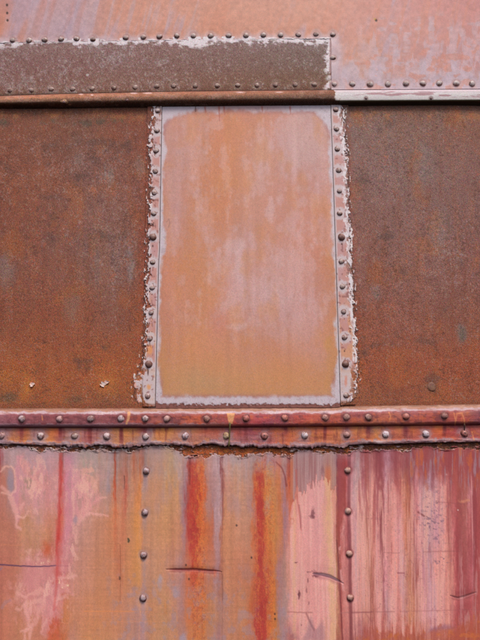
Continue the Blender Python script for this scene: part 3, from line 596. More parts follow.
        c = mix(c, (182,54,46), red * .6)
        c = mix(c, (164,48,44), core * ss(.05, .35, -pat) * ss(5, 1, abs(lat + 2)) * .3 * dn)
        c = mix(c, (206,120,66), core * ss(.25, .5, fbm(x, y, 2, 4, 131, 3)) * .4)
    # --- long gouge in the left sheet
    def gouge(pts, wmax):
        pts = np.array(pts, float)
        cy = np.interp(x, pts[:, 0], pts[:, 1]); t = np.clip((x - pts[0, 0]) / (pts[-1, 0] - pts[0, 0]), 0, 1)
        wd = wmax * np.sin(np.pi * t) ** .6
        m = ss(1.0, .2, abs(y - cy) / np.maximum(wd, .01)) * (t > 0) * (t < 1)
        return m, y - cy, wd
    g1, dy1, w1 = gouge([(166,569.3),(180,569.6),(195,569.8),(210,570.8),(219,571.2),(222,572)], 2.0)
    c = mix(c, (112,40,40), g1 * .85)
    c = mix(c, (128,52,48), ss(3.2, 1, abs(dy1 - .6) + n2) * ss(.4, 1.4, w1) * .6)  # painted darker around the lower lip to offset the light it catches
    c = mix(c, (196,84,52), ss(16, 0, y - 571 + nv * 8) * ss(568, 571, y) * ss(182, 188, x) * ss(222, 214, x) * ss(-.3, .4, fine + nv) * .5)
    S([(221,571.5),(222.5,576),(222.4,600)], .4, (120,70,60), .5)
    d = -.0016 * g1 - .0010 * ss(5, 1, abs(dy1)) * ss(.3, 1.2, w1)
    # --- pink field at the right: brushed edge at its top and ragged rust foot
    topP = curve([(286,520),(290,505),(294,495),(298,484),(302,492),(306,488),(310,489),(314,485),(322,484),(330,486),(336,488)])
    inP = (x > 290) * (x < 336)
    aboveP = ss(1.0, -1.0, y - topP(x) - n2 * 4 - nv * 9 - fine * 7) * inP
    c = mix(c, (172,130,128), aboveP * .75)
    c = mix(c, (198,160,156), aboveP * ss(.1, .7, fine) * .5)
    c = mix(c, (150,84,84), aboveP * ss(.1, .7, -fin2) * .5)
    c = mix(c, (206,104,58), aboveP * ss(3.2, 1, abs(x - 291)) * .6 + aboveP * ss(5, 1, abs(x - 328)) * ss(462, 472, y) * .6)
    inside = inP * ss(-.5, 2, y - topP(x) - n2 * 4 - nv * 9 - fine * 7) * ss(0, 2, x - np.interp(y, [484,500,520,545,565,600,640], [299,294,290,287,283,288,290]) + n2 * 2.5 + fbm(x, y, 6, 9, 135, 4) * 3)
    c = mix(c, (232,160,152), inside * .6)
    c = mix(c, (240,184,170), inside * ss(.1, .6, fine + .2) * .45)
    c = mix(c, (228,176,130), inside * ss(4.5, .5, abs(x - 330 - (y - 540) * .035) + n2 * 2) * .6)
    c = mix(c, (230,176,124), inside * ss(2.5, .8, abs(x - 294.5) + n2) * .35)
    c = mix(c, (196,90,70), inP * ss(1.6, .4, abs(y - topP(x) - n2 * 4 - nv * 9 - fine * 7)) * .25)
    c = mix(c, (190,88,76), stroke(x, y, [(296,470),(297.5,500),(300,520),(301,530)], (.8,.4), 1.2) * .5)
    c = mix(c, (150,80,86), stroke(x, y, [(299,505),(300.5,515),(300.8,528)], .6, 1.1) * .55)
    for (a, b, rx, ry, k) in ((313,513,2,5,.6),(312,517,3,2,.5),(299,594.5,1.3,4,.85),(296,562.5,2.2,.7,.6),(316.5,575.5,4.5,2.0,.9),(309,572,3,.7,.6),(308,581,.9,3,.5),(306.5,590,.9,3,.45),(309,603,1.2,2,.5),(301.5,625,.8,1,.8),(323,470,2,6,.3),(443,477,1,1,.0)):
        c = mix(c, (108,54,62), blob(x, y, a, b, rx, ry, n3 * .35, .6) * k)
    S([(288,612),(300,612.5),(312,612.4)], .4, (150,84,80), .6); S([(306,613),(309,620),(314,630)], (.5,1.2), (140,80,82), .6)
    S([(312,571),(318,574)], .4, (120,60,66), .6); S([(314,570),(320,575)], .35, (120,60,66), .5)
    P([(304,640),(308,624),(311,618),(315,630),(322,622),(326,640)], (160,116,124), .55, 5)
    P([(290,640),(290,628),(296,634),(302,640)], (166,112,116), .5, 4)
    g2, dy2, w2 = gouge([(312,573.5),(322,574.6),(330,576.6),(338,580.5),(344,584)], 2.6)
    c = mix(c, (176,104,108), ss(5, 1, abs(dy2 - 1) + n2 * 1.5) * ss(.5, 2, w2) * .5)
    c = mix(c, (116,66,78), g2 * ss(-1, .3, dy2) * .9); c = mix(c, (158,128,140), g2 * ss(.6, -.6, dy2) * .7)  # shaded lower half and lilac highlight above, both painted into the gouge
    d = d - .0016 * g2 - .0012 * ss(12, 1, abs(dy2)) * ss(.3, 2, w2)
    g3, dy3, w3 = gouge([(449,595),(454,597),(458,598),(464,596.6),(471,594),(477,592)], 1.5)
    c = mix(c, (136,72,76), ss(4, 1, abs(dy3 - .6) + n2 * 1.5) * ss(.4, 1.2, w3) * .5)
    c = mix(c, (96,52,62), g3 * ss(-.9, .2, dy3) * .85); c = mix(c, (160,110,120), g3 * ss(.3, -.9, dy3) * .6)  # painted shade in the lower half, painted highlight in the upper
    d = d - .0013 * g3 - .0012 * ss(8, 1, abs(dy3)) * ss(.3, 1.2, w3)
    # the dark red lane left of the seam, flaking
    lane = ss(0, 1.5, x - np.interp(y, [452,540,560,640], [336,337.5,338.5,340.5]) + n2 * .8) * ss(0, 1.5, np.interp(y, [452,510,530,640], [346,346,341,344]) - x + n2)
    c = mix(c, (158,66,60), lane * .5)
    c = mix(c, (226,160,154), stroke(x, y, [(344.5,522),(342,535),(339.5,548),(341,575),(343.5,590)], 1.2, 2) * ss(-.3, .3, n2) * .8)
    c = mix(c, (110,48,52), stroke(x, y, [(336.6,540),(338.4,560),(340.5,600),(342.6,640)], .6, 1.2) * .6)
    # seam tint
    sx = np.interp(y, [440,470,511,554,598,640], [350,350.6,350.4,351.4,352,353])
    c = mix(c, (128,60,66), ss(2.4, .5, abs(x - sx + 1.5)) * .6)
    c = mix(c, (230,168,164), ss(1.1, .3, abs(x - sx - 1.2)) * .35)
    lum = c.mean(-1, keepdims=True); dk = ss(.62, .4, lum[..., 0]) * ss(352, 358, x)
    c = mix(c, (158,74,66), dk * .38)
    c = mix(c, (212,132,112), .08 * ss(352, 358, x) * ss(452, 470, y))
    c = mix(c, (236,172,156), ss(.15, .5, fbm(x, y, 4.5, 80, 133, 4, .6)) * ss(352, 358, x) * ss(478, 496, y + n2 * 8) * ss(456, 448, x) * .6)
    c = mix(c, (150,56,62), ss(.3, .55, fbm(x, y, 3.5, 60, 134, 4, .6)) * ss(352, 358, x) * ss(640, 500, y) * .4)
    c = mix(c, (206,150,146), ss(.2, .6, fbm(x, y, 2.4, 30, 136, 4, .6)) * ss(455, 462, x) * .5)
    # fine marks over the pink
    mk = ss(.74, .95, fbm(x, y, 1.6, 2.0, 91, 2) + .34 * fbm(x, y, 20, 26, 92, 3) - .05) * ss(355, 365, x)
    c = mix(c, (128,66,76), mk * .22)
    blk = blob(x, y, 432, 520, 16, 34, n2 * .3, .9) + blob(x, y, 443, 562, 10, 10, n2 * .3, .9)
    c = mix(c, (126,92,110), ss(.25, .7, fbm(x, y, 2.4, 2, 93, 3)) * blk * .7)
    S([(418,512),(424,516)], .8, (122,56,56), .7); S([(436,502),(450,502.5)], .4, (150,80,84), .5); S([(460,501),(470,501)], .9, (214,110,44), .6)
    S([(452,503),(468,504)], .4, (150,80,84), .4); S([(424,552),(440,551.5),(458,551)], .5, (150,80,80), .4); S([(398,573),(404,573)], .6, (140,60,70), .6)
    S([(384,552.5),(400,553)], .4, (160,90,90), .4); S([(350,612.5),(372,612)], (.7,.6), (136,66,72), .55); S([(372,612),(394,611.6)], .5, (160,90,90), .5); S([(400,611.5),(440,610.6),(480,609.5)], .45, (166,92,92), .4)
    S([(340,612.5),(350,612.5)], .4, (170,110,106), .6); S([(366,614),(372,622)], .4, (160,80,84), .5)
    for (a, b, r_) in ((446.3,474.5,1.0),(458,510,.9)):
        c = mix(c, (236,206,200), blob(x, y, a, b, r_, r_) * .8)
    # red bleed from the top, right of the seam
    tb = ss(482, 456, y + n2 * 8 + nv * 14 + 6 * np.sin(x * .11)) * ss(352, 360, x)
    tb2 = ss(496, 466, y + n2 * 8 + nv * 14) * ss(402, 412, x)
    c = mix(c, (160,70,74), np.maximum(tb * .25, tb2 * .6))
    c = mix(c, (168,140,152), tb2 * ss(.0, .6, fbm(x, y, 1.8, 16, 94, 4)) * .6)
    c = mix(c, (206,98,50), tb2 * ss(.1, .7, fbm(x, y, 3.5, 14, 95, 4)) * .6)
    pale = (ss(485, 492, y + n2 * 5) * ss(1.2, .2, abs(x - 420.2)) * ss(560, 500, y))
    c = mix(c, (232,170,170), pale * .7)
    c = mix(c, (226,156,152), ss(.9, .2, abs(x - 471.4 - (y - 480) * .02)) * ss(470, 480, y) * ss(560, 530, y) * .7)
    # foot rust
    fy = np.interp(x, [350,358,365,370,378,386,394,404,414,424,432,444,456,470,480], [640,637,632,628,632,630,634,636,634,631,628,626,627,622,618])
    ft = ss(-1.5, 1.5, y - fy + n2 * 2.5 + fbm(x, y, 1.6, 10, 96, 3) * 4) * ss(352, 362, x)
    c = mix(c, (178,88,68), ft * (.35 + .35 * ss(-.2, .3, n2 + nv)))
    c = mix(c, (206,112,56), ft * ss(.1, .7, fbm(x, y, 6, 5, 97, 4)) * .55)
    c = mix(c, (160,104,122), ss(5, 0, abs(y - fy - 1) + n2 * 2) * ss(425, 432, x) * ss(458, 446, x) * .6)
    # bluish specks left
    c = mix(c, (168,160,184), (blob(x, y, 160, 582, 3, 9, n2 * .5, .8) + blob(x, y, 176, 592, 4, 8, n2 * .5, .8) * .6 + blob(x, y, 184, 638, 4, 6, n2 * .5, .8)) * .6)
    c = mix(c, (212,128,60), blob(x, y, 165, 608, 2.5, 8, n2 * .4, .8) * .5)
    c = mix(c, (176,148,150), near(x, y, LOW_L, 3.6, 7.0, n2 * 1.5) * .5)
    c = mix(c, (166,142,156), drips(x, y, LOW_L, 2.0, 26, 99) * .5)
    c = mix(c, (128,54,58), near(x, y, LOW_R, 3.4, 5.6, n2) * .5)
    c = mix(c, (140,84,70), near(x, y, LOW_L, 3.0, 4.6, n2 * 1.2) * .45)
    # --- peeled strip under the belt
    e = y - peel(x) + .9 - .6 * ss(170, 190, x) - fbm(x, y, 3.4, 2.6, 98, 4, .65) * 2.3
    bare = ss(.3, -.5, e) * (1 - ss(.15, .35, fbm(x, y, 5, 1.6, 132, 4, .6) - .35 * ss(175, 195, x) * ss(300, 280, x)) * (y > 445))
    rc = table(x, y, [(444, [(0,110,66,50),(480,110,64,46)]), (452, [(0,146,84,52),(100,140,80,48),(200,170,84,40),(300,176,88,40),(400,168,98,44),(480,140,86,50)])])
    rc = mix(rc, (204,118,50), ss(.1, .8, fbm(x, y, 3, 2.4, 100, 4)) * .6)
    rc = mix(rc, (84,46,34), ss(.1, .7, fbm(x, y, 4, 2.2, 101, 4)) * .6)
    near_e = ss(10, 0, e) * (1 - bare)
    c = mix(c, (178,150,154), near_e * .35 * (x < 350))
    c = mix(c, (214,198,190), ss(1.4, .2, e) * (1 - bare) * ss(.0, .35, fbm(x, y, 6, 6, 102, 4)) * .8)  # patchy pale highlight painted along the lifted paint edge
    c = mix(c, (128,84,74), ss(.3, .6, fbm(x, y, 4, 3, 103, 3)) * ss(3, 1, e) * (1 - bare) * .5)
    c = c * (1 - bare[..., None]) + rc * bare[..., None]
    c = mix(c, (54,30,26), ss(.9, .2, abs(e + .7)) * .55)  # painted shadow line just above the paint edge
    d = d + (1 - bare) * (.0016 + .0022 * ss(2.5, .2, e) * ss(-.4, .4, fbm(x, y, 11, 11, 104, 2))) + .0003 * n2 * bare + .0030 * fbm(x, y, 90, 110, 105, 3) - .0010 * near(x, y, LOW_L + LOW_R, 3, 10)
    ru = np.maximum(bare, sp * .18) + .06
    return c, np.clip(ru, 0, 1), d

# ------------------------------------------------------------------ materials
def srgb(c):
    c = np.clip(c, 0, 1)
    return np.where(c <= .04045, c / 12.92, ((c + .055) / 1.055) ** 2.4)

GAIN = 0.96          # albedo of the pigments against their sRGB notes above
def make_mat(name, metal_rough=(.52, .86), grain=1.0):
    m = bpy.data.materials.new(name); m.use_nodes = True
    t = m.node_tree; N = t.nodes; L = t.links; b = N['Principled BSDF']
    at_ = N.new('ShaderNodeAttribute'); at_.attribute_name = 'pigment'
    ru = N.new('ShaderNodeAttribute'); ru.attribute_name = 'rust'
    tc = N.new('ShaderNodeTexCoord')
    def noise(sc, det=3, rough=.6):
        n = N.new('ShaderNodeTexNoise'); n.inputs['Scale'].default_value = sc; n.inputs['Detail'].default_value = det
        n.inputs['Roughness'].default_value = rough; L.new(tc.outputs['Object'], n.inputs['Vector']); return n
    def math_(op, a, b_=None, c=None):
        n = N.new('ShaderNodeMath'); n.operation = op
        for i, v in enumerate((a, b_, c)):
            if v is None: continue
            if isinstance(v, (int, float)): n.inputs[i].default_value = v
            else: L.new(v, n.inputs[i])
        return n.outputs[0]
    f1 = noise(330, 3, .7); f2 = noise(900, 2, .6); f3 = noise(60, 4, .6)
    # speckle: value swing, stronger on bare rust
    a = math_('SUBTRACT', f1.outputs['Fac'], .5); b2 = math_('SUBTRACT', f2.outputs['Fac'], .5)
    s = math_('ADD', a, math_('MULTIPLY', b2, .7))
    amp = math_('MULTIPLY_ADD', ru.outputs['Fac'], 2.3 * grain, .34 * grain)
    fac = math_('MULTIPLY_ADD', s, amp, 1.0)
    fac = math_('MAXIMUM', fac, .25)
    vm = N.new('ShaderNodeVectorMath'); vm.operation = 'SCALE'
    L.new(at_.outputs['Color'], vm.inputs[0]); L.new(fac, vm.inputs['Scale'])
    # hue drift between grey and orange grains on rust
    mx = N.new('ShaderNodeMix'); mx.data_type = 'RGBA'; mx.blend_type = 'MIX'
    L.new(vm.outputs[0], mx.inputs['A']); mx.inputs['B'].default_value = (.30, .25, .24, 1)
    r = N.new('ShaderNodeMapRange'); L.new(noise(420, 2, .5).outputs['Fac'], r.inputs['Value'])
    r.inputs['From Min'].default_value = .56; r.inputs['From Max'].default_value = .72; r.inputs['To Max'].default_value = .42
    L.new(math_('MULTIPLY', r.outputs[0], ru.outputs['Fac']), mx.inputs['Factor'])
    # warm and cool grains
    nc = noise(300, 2, .6); cs = N.new('ShaderNodeVectorMath'); cs.operation = 'SUBTRACT'; cs.inputs[1].default_value = (.5, .5, .5)
    L.new(nc.outputs['Color'], cs.inputs[0]); ck = N.new('ShaderNodeVectorMath'); ck.operation = 'SCALE'
    L.new(cs.outputs[0], ck.inputs[0]); L.new(math_('MULTIPLY_ADD', ru.outputs['Fac'], 1.1, .18), ck.inputs['Scale'])
    on = N.new('ShaderNodeVectorMath'); on.operation = 'ADD'; on.inputs[1].default_value = (1, 1, 1); L.new(ck.outputs[0], on.inputs[0])
    mu = N.new('ShaderNodeVectorMath'); mu.operation = 'MULTIPLY'; L.new(mx.outputs['Result'], mu.inputs[0]); L.new(on.outputs[0], mu.inputs[1])
    L.new(mu.outputs[0], b.inputs['Base Color'])
    rr = math_('MULTIPLY_ADD', ru.outputs['Fac'], metal_rough[1] - metal_rough[0], metal_rough[0])
    rr = math_('ADD', rr, math_('MULTIPLY', math_('SUBTRACT', f3.outputs['Fac'], .5), .3))
    L.new(rr, b.inputs['Roughness'])
    b.inputs['Specular IOR Level'].default_value = .35
    bp = N.new('ShaderNodeBump'); bp.inputs['Distance'].default_value = .0012
    L.new(math_('MULTIPLY_ADD', ru.outputs['Fac'], .55, .12), bp.inputs['Strength'])
    h = math_('ADD', f1.outputs['Fac'], math_('MULTIPLY', f3.outputs['Fac'], .9))
    L.new(h, bp.inputs['Height']); L.new(bp.outputs[0], b.inputs['Normal'])
    return m
M_SHEET = make_mat('weathered_sheet_steel')
M_RIVET = make_mat('weathered_rivet_head', (.42, .7), .8)

# ------------------------------------------------------------------ building
root = bpy.data.objects.new('railway_car', None)
scene.collection.objects.link(root)
root.location = (0, 0, 0)
root['label'] = 'riveted side of an old railway car, faded pink and orange paint over rusty steel'
root['category'] = 'railway car'

def link_mesh(name, co, quads, col, rust, mat, parent, smooth=True, tris=None):
    me = bpy.data.meshes.new(name)
    nv = len(co); nf = len(quads)
    me.vertices.add(nv); me.vertices.foreach_set('co', co.astype(np.float32).ravel())
    me.loops.add(nf * 4); me.loops.foreach_set('vertex_index', quads.astype(np.int32).ravel())
    me.polygons.add(nf); me.polygons.foreach_set('loop_start', np.arange(0, nf * 4, 4, dtype=np.int32))
    me.polygons.foreach_set('loop_total', np.full(nf, 4, np.int32))
    me.polygons.foreach_set('use_smooth', np.full(nf, smooth))
    me.update(calc_edges=True)
    a = me.attributes.new('pigment', 'FLOAT_COLOR', 'POINT')
    a.data.foreach_set('color', np.concatenate([srgb(col) * GAIN, np.ones((nv, 1))], 1).astype(np.float32).ravel())
    r_ = me.attributes.new('rust', 'FLOAT', 'POINT'); r_.data.foreach_set('value', rust.astype(np.float32))
    me.materials.append(mat)
    o = bpy.data.objects.new(name, me); scene.collection.objects.link(o); o.parent = parent
    return o

def sheet(name, xl, xr, yt, yb, depth, colour, parent=root, step=.64, back=-.012, label=None, ymid=None):
    """a plate bounded by lines (numbers or functions), its front face a fine grid, its rim turned back"""
    fn = lambda f: f if callable(f) else (lambda v: np.full(np.shape(v), float(f)))
    xl, xr, yt, yb = map(fn, (xl, xr, yt, yb))
    ym = np.array([(yt(np.array(240.)) + yb(np.array(240.))) / 2])
    wdt = float(abs(xr(ym) - xl(ym))[0]); hgt = float(abs(yb(np.array(240.)) - yt(np.array(240.))))
    nx = max(3, int(wdt / step) + 1); ny = max(3, int(hgt / step) + 1)
    s, t = np.meshgrid(np.linspace(0, 1, nx), np.linspace(0, 1, ny))
    y = float(ym[0]) + 0 * s; x = 0 * s
    for _ in range(5):
        x = xl(y) + (xr(y) - xl(y)) * s
        if ymid is None: y = yt(x) + (yb(x) - yt(x)) * t
        else: y = np.where(t < .75, yt(x) + (ymid - yt(x)) * t / .75, ymid + (yb(x) - ymid) * (t - .75) * 4)
    c, ru, d = colour(x, y)
    dd = depth(x, y) + d
    co = at(x, y, dd)
    idx = np.arange(nx * ny).reshape(ny, nx)
    q = np.stack([idx[:-1, :-1], idx[1:, :-1], idx[1:, 1:], idx[:-1, 1:]], -1).reshape(-1, 4)
    ring = np.concatenate([idx[0, :], idx[1:, -1], idx[-1, -2::-1], idx[-2:0:-1, 0]])
    P0 = co.reshape(-1, 3); bk = P0[ring].copy(); bk[:, 1] = -back      # straight back into the wall
    n0 = len(P0); m = len(ring)
    # duplicate rim so the fold stays crisp
    P = np.concatenate([P0, P0[ring], bk])
    i = np.arange(m); j = (i + 1) % m
    rim = np.stack([n0 + i, n0 + j, n0 + m + j, n0 + m + i], -1)
    cc = c.reshape(-1, 3); rr = ru.ravel()
    rimc = cc[ring] * .8
    o = link_mesh(name, P, np.concatenate([q, rim]), np.concatenate([cc, rimc, rimc]), np.concatenate([rr, rr[ring], rr[ring]]), M_SHEET, parent)
    if label: o['label'] = label
    return o

X0, X1, Y0, Y1 = -100., 580., -110., 700.
const = lambda v: (lambda x, y: v + 0 * x)
# upper sheet: left field above the cover plate and right field reaching down to the moulding (one plate with a stepped lower edge)
def step_edge(x):
    return np.where(x < 331.2, sheetEdge(x) + fbm(x, 0 * x, 3, 3, 123, 4, .6) * .8 * (x < 327), gutT(x) - .6)
upper = sheet('upper_sheet', X0, X1, Y0, step_edge, const(.0020), col_upper, step=.5, ymid=36.8, label='faded salmon upper sheet with chalky lilac wear')
plate = sheet('cover_plate', X0, 333.0, lambda x: sheetEdge(x) - 3, lambda x: gutT(x) - .4, const(.0005), col_plate, label='bare brown cover plate with flaking white paint along its top')
def gut_depth(x, y):
    v = (y - gutT(x)) / (gutB(x) - gutT(x))
    rnd = np.interp(v, [0, .04, .09, .15, .22, .31, .41, .51, .60, .69, .79, .9, 1.0], [.0005, .0065, .0115, .0152, .0180, .0200, .0206, .0199, .0178, .0142, .0092, .004, -.001])
    flat = np.interp(v, [0, .05, .1, .3, .6, .66, .72, .85, 1.0], [.0005, .010, .015, .017, .018, .0175, .015, .006, -.001])
    p = ss(331, 339, x)
    return rnd * (1 - p) + flat * p
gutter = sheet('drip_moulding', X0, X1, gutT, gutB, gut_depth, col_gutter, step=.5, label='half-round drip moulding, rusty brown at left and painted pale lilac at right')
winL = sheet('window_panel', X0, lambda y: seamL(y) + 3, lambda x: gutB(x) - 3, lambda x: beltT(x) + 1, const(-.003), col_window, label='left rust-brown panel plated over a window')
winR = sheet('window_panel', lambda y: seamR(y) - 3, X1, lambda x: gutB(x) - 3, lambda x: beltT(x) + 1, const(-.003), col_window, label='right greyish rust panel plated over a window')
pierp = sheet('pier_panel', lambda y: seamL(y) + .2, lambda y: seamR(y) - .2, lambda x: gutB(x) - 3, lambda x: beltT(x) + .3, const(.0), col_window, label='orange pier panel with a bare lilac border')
stL = sheet('splice_strip', lambda y: metL(y), lambda y: seamL(y) - .2, lambda x: gutB(x) - 3, lambda x: beltT(x) - 1.6, const(.0012), col_window, step=.5, label='left riveted strip with flaking white paint')
stR = sheet('splice_strip', lambda y: seamR(y) + .2, lambda y: metR(y), lambda x: gutB(x) - 3, lambda x: beltT(x) - 1.6, const(.0012), col_window, step=.5, label='right riveted strip with flaking white paint')
def rail_depth(x, y):
    t = (y - beltT(x)) / (railB(x) - beltT(x)) * 20
    return np.interp(t, [0, 1.2, 2.6, 4.0, 5.6, 6.6, 8, 14, 16, 17.4, 18.6, 19.4, 20], [-.003, .0, .002, .006, .012, .0155, .0165, .0175, .0172, .0155, .0125, .009, .004])
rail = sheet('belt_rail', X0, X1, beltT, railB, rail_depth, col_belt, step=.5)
def stripE(x):
    k = .25 + ss(444.2, 446.5, stripB(x))
    return stripB(x) + k * (fbm(x, 0 * x, 5, 5, 120, 4, .65) * 1.5 + fbm(x, 0 * x, 1.6, 5, 121, 2) * .5)
def strip_depth(x, y):
    t = (y - railB(x)) / (stripE(x) - railB(x)) * 17
    k = ss(-.5, .5, fbm(x, y, 8, 3, 122, 3))
    return np.interp(t, [0, 12.4, 14, 15.2, 16.4, 17], [.006, .0070, .0080, .0080, .0072, .0060]) + k * .0018 * ss(13, 16, t)
bstrip = sheet('belt_strip', X0, X1, lambda x: railB(x) - 1.2, stripE, strip_depth, col_belt, step=.5)
seamX = curve([(400,350.2),(470,350.6),(511,350.4),(554,351.4),(598,352),(640,353),(700,354.2)])
lowL = sheet('lower_sheet', X0, lambda y: seamX(y), lambda x: 440 + 0 * x, Y1, const(.0), col_lower, label='lower sheet with orange rust streaks and smeared pink paint')
lowR = sheet('lower_sheet', lambda y: seamX(y) - .2, X1, lambda x: 440 + 0 * x, Y1, const(-.0022), col_lower, label='pink lower sheet with dark red drips')

# ---- rivets and bolts: snap heads, each a little different
def head(name, x, y, d, r, h, tone, parent, sides=22, rings=8, flat=.0, worn=.5, pip=None):
    rs = random.Random(int(x * 31 + y * 17))
    c0 = at(x, y, d); sc = float(at(x + 1, y, d)[0] - c0[0])         # metres to a sheet unit here
    rad = r * sc * rs.uniform(.96, 1.04); hh = h * rs.uniform(.9, 1.1)
    prof = [(1.2, -.002 / hh), (1.17, .02), (1.07, .07), (1.0, .16)]
    for k in range(1, rings + 1):
        a = k / rings * math.pi / 2
        prof.append((math.cos(a) ** (1 - flat * .5), .16 + .84 * math.sin(a)))
    vs = []; ph = rs.uniform(0, 6.28)
    tx, tz = rs.uniform(-.06, .06), rs.uniform(-.06, .06)
    for (pr, pz) in prof[:-1]:
        for s in range(sides):
            a = 2 * math.pi * s / sides
            wob = 1 + .045 * math.sin(2 * a + ph) + .03 * math.sin(3 * a + ph * 2)
            px_, pz_ = pr * rad * wob * math.cos(a), pr * rad * wob * math.sin(a)
            vs.append((c0[0] + px_, c0[1] - pz * hh - (px_ * tx + pz_ * tz), c0[2] + pz_))
    vs.append((c0[0], c0[1] - hh, c0[2]))
    vs = np.array(vs); n = len(prof) - 1
    q = [(k * sides + s, k * sides + (s + 1) % sides, (k + 1) * sides + (s + 1) % sides, (k + 1) * sides + s) for k in range(n - 1) for s in range(sides)]
    top = n * sides
    q += [((n - 1) * sides + s, (n - 1) * sides + s + 1, (n - 1) * sides + (s + 2) % sides, top) for s in range(0, sides, 2)]
    lx = (vs[:, 0] - c0[0]) / sc; ly = (vs[:, 2] - c0[2]) / sc; r_ = np.hypot(lx, ly) / r
    nz = fbm(lx + x, ly + y, 1.6, 1.6, 110, 3); nb = fbm(lx + x, ly + y, 3, 3, 111, 2)
    c = np.zeros((len(vs), 3)) + np.clip(np.array(tone) * 1.1, 0, 225) / 255
    c = mix(c, (214,202,200), ss(.0, .7, nb) * .5 * worn)
    c = mix(c, (112,66,54), ss(.05, .5, nz) * .6 * (1 - worn * .5))
    c = mix(c, (104,58,46), ss(.82, 1.1, r_ + nz * .35) * .55)
    if pip is not None: c = mix(c, pip, ss(.4, .15, r_) * .8)
    return link_mesh(name, vs, np.array(q), c, np.clip(.35 + nz * .4, 0, 1), M_RIVET, parent)

def row(pts, d, r, h, tone, parent, name='rivet', var=10, **kw):
    for (x, y) in pts:
        rs = random.Random(int(x * 7 + y * 3)); k = rs.uniform(-var, var)
        head(name, x, y, d if not callable(d) else d(x, y), r, h, [v + k for v in tone], parent, **kw)
row(TOP_ROW, .0020, 2.55, .0050, (164,144,138), upper)
row(TOP_RIGHT, .0020, 2.75, .0050, (176,160,156), upper)
row(PLATE_ROW, .0005, 2.5, .0050, (146,122,112), plate, worn=.3)
row(STRIP_L, .0022, 2.5, .0050, (164,144,140), stL)
row(STRIP_R, .0022, 2.5, .0050, (164,142,136), stR)
for pts, par in ((BOLT_L, stL), (BOLT_R, stR)):
    row(pts, .0024, 3.2, .0070, (124,92,84), par, name='bolt', worn=.15)
for k, (x, y) in enumerate(BELT_UP):
    tone = {0:(160,138,142),1:(168,126,124),2:(150,124,124),3:(160,140,142),4:(176,156,158),5:(172,134,128),6:(150,106,98),7:(164,96,88),8:(172,98,84),9:(160,110,102),10:(158,114,108),11:(154,112,104),12:(164,98,86),13:(138,96,90)}[k]
    head('rivet', x, y, .0165, 3.25, .0068, tone, rail, worn=.35)
for k, (x, y) in enumerate(BELT_LO):
    tone = {0:(176,140,138),1:(178,156,156),2:(166,140,134),3:(182,160,160),4:(182,162,162),5:(182,160,166),6:(176,146,110),7:(160,100,94),8:(196,180,184),9:(164,122,116),10:(198,182,186),11:(188,172,176),12:(172,106,98)}[k]
    head('rivet', x, y, .0068, 3.25, .0068, tone, bstrip, worn=.5, pip=(70,40,40) if k in (7, 12) else None)
row(LOW_L, .0017, 2.85, .0058, (156,134,138), lowL, var=6)
row(LOW_R, .0010, 2.9, .0058, (176,132,120), lowL, var=8)

# slotted screws in the moulding, a plugged hole, two paint chips, the thread of tar hanging from the belt
for (x, y) in ((366,98.4),(431,98.4),(127,100.2),(64,102)):
    head('screw', x, y, .0178 if x > 300 else .021, 1.25, .0022, (112,84,82), gutter, sides=16, rings=4, flat=.8, worn=.2, pip=(40,26,26))
head('plug', 432, 387, -.003, 4.2, .0022, (122,84,62), winR, sides=24, rings=5, flat=.9, worn=.0)

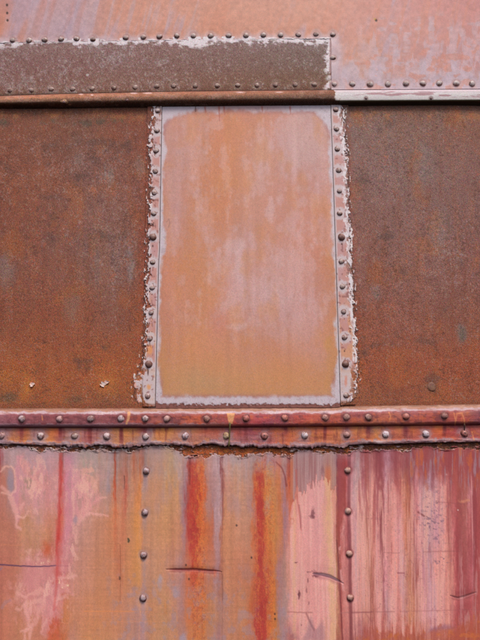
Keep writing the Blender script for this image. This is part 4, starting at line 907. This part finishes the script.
def chip(x, y, r, parent, seed, tone=(214,196,190)):
    """a curled scale of old paint standing off the rust"""
    rs = np.random.RandomState(seed); n = 16; vs = []; rings = 4
    c0 = at(x, y, -.003); sc = float(at(x + 1, y, 0)[0] - at(x, y, 0)[0])
    out = r * (1 + .32 * rs.randn(n).clip(-1, 1))
    for side, lift in ((0, 0), (1, .0012)):
        for k in range(rings + 1):
            f = k / rings
            for s in range(n):
                a = 2 * math.pi * s / n
                rr = out[s] * sc * max(f, .02)
                curl = .0030 * f * f * (.5 + .5 * math.sin(a * 1.0 + seed)) + .0006
                vs.append((c0[0] + rr * math.cos(a), c0[1] - curl - lift, c0[2] + rr * .85 * math.sin(a)))
    q = []; m = (rings + 1) * n
    for b_ in (0, 1):
        for k in range(rings):
            for s in range(n):
                f_ = [b_ * m + k * n + s, b_ * m + k * n + (s + 1) % n, b_ * m + (k + 1) * n + (s + 1) % n, b_ * m + (k + 1) * n + s]
                q.append(f_)
    for s in range(n):
        a = rings * n + s; b_ = rings * n + (s + 1) % n
        q.append((a, b_, m + b_, m + a))
    vs = np.array(vs)
    c = np.zeros((len(vs), 3)) + np.array(tone) / 255
    c = mix(c, (206,140,110), ss(.0, .6, fbm(vs[:, 0] * 400, vs[:, 2] * 400, 2, 2, seed, 2)) * .6)
    return link_mesh('paint_chip', vs, np.array(q), c, np.full(len(vs), .2), M_SHEET, parent, smooth=False)
chip(32, 384.4, 2.5, winL, 3); chip(103, 384.6, 3.0, winL, 5, (226,206,200)); chip(107.2, 382.4, 2.2, winL, 8, (226,206,200))

def thread(pts, rad, tone, parent, name, sides=8):
    vs = []; 
    for (x, y, d, k) in pts:
        c = at(x, y, d); sc = float(at(x + 1, y, d)[0] - c[0])
        for s in range(sides):
            a = 2 * math.pi * s / sides
            vs.append((c[0] + rad * k * sc * math.cos(a), c[1] - rad * k * sc * .8 * math.sin(a), c[2]))
    q = [(i * sides + s, i * sides + (s + 1) % sides, (i + 1) * sides + (s + 1) % sides, (i + 1) * sides + s) for i in range(len(pts) - 1) for s in range(sides)]
    vs = np.array(vs); c = np.zeros((len(vs), 3)) + np.array(tone) / 255
    c = mix(c, (190,160,100), ss(.1, .6, fbm(vs[:, 0] * 300, vs[:, 2] * 300, 2, 2, 9, 2)) * .5)
    return link_mesh(name, vs, np.array(q), c, np.full(len(vs), .4), M_SHEET, parent)
thread([(229.6,422.5,.0178,.5),(230,424,.0184,1.4),(229.8,426,.0182,1.1),(229.9,429,.0155,.8),(229.6,433,.0150,.8),(229.6,437,.0145,.7),(229.2,441,.0125,.8),(229,444,.0115,1.1),(228.8,446.2,.0105,.7),(228.8,447,.0100,.1)], .9, (104,88,48), bstrip, 'hanging_thread')
thread([(464.4,423.5,.0178,.6),(464.6,425.5,.0165,1),(464.4,428,.012,.8),(464.3,430.5,.011,.6)], .9, (84,54,46), bstrip, 'hanging_thread')
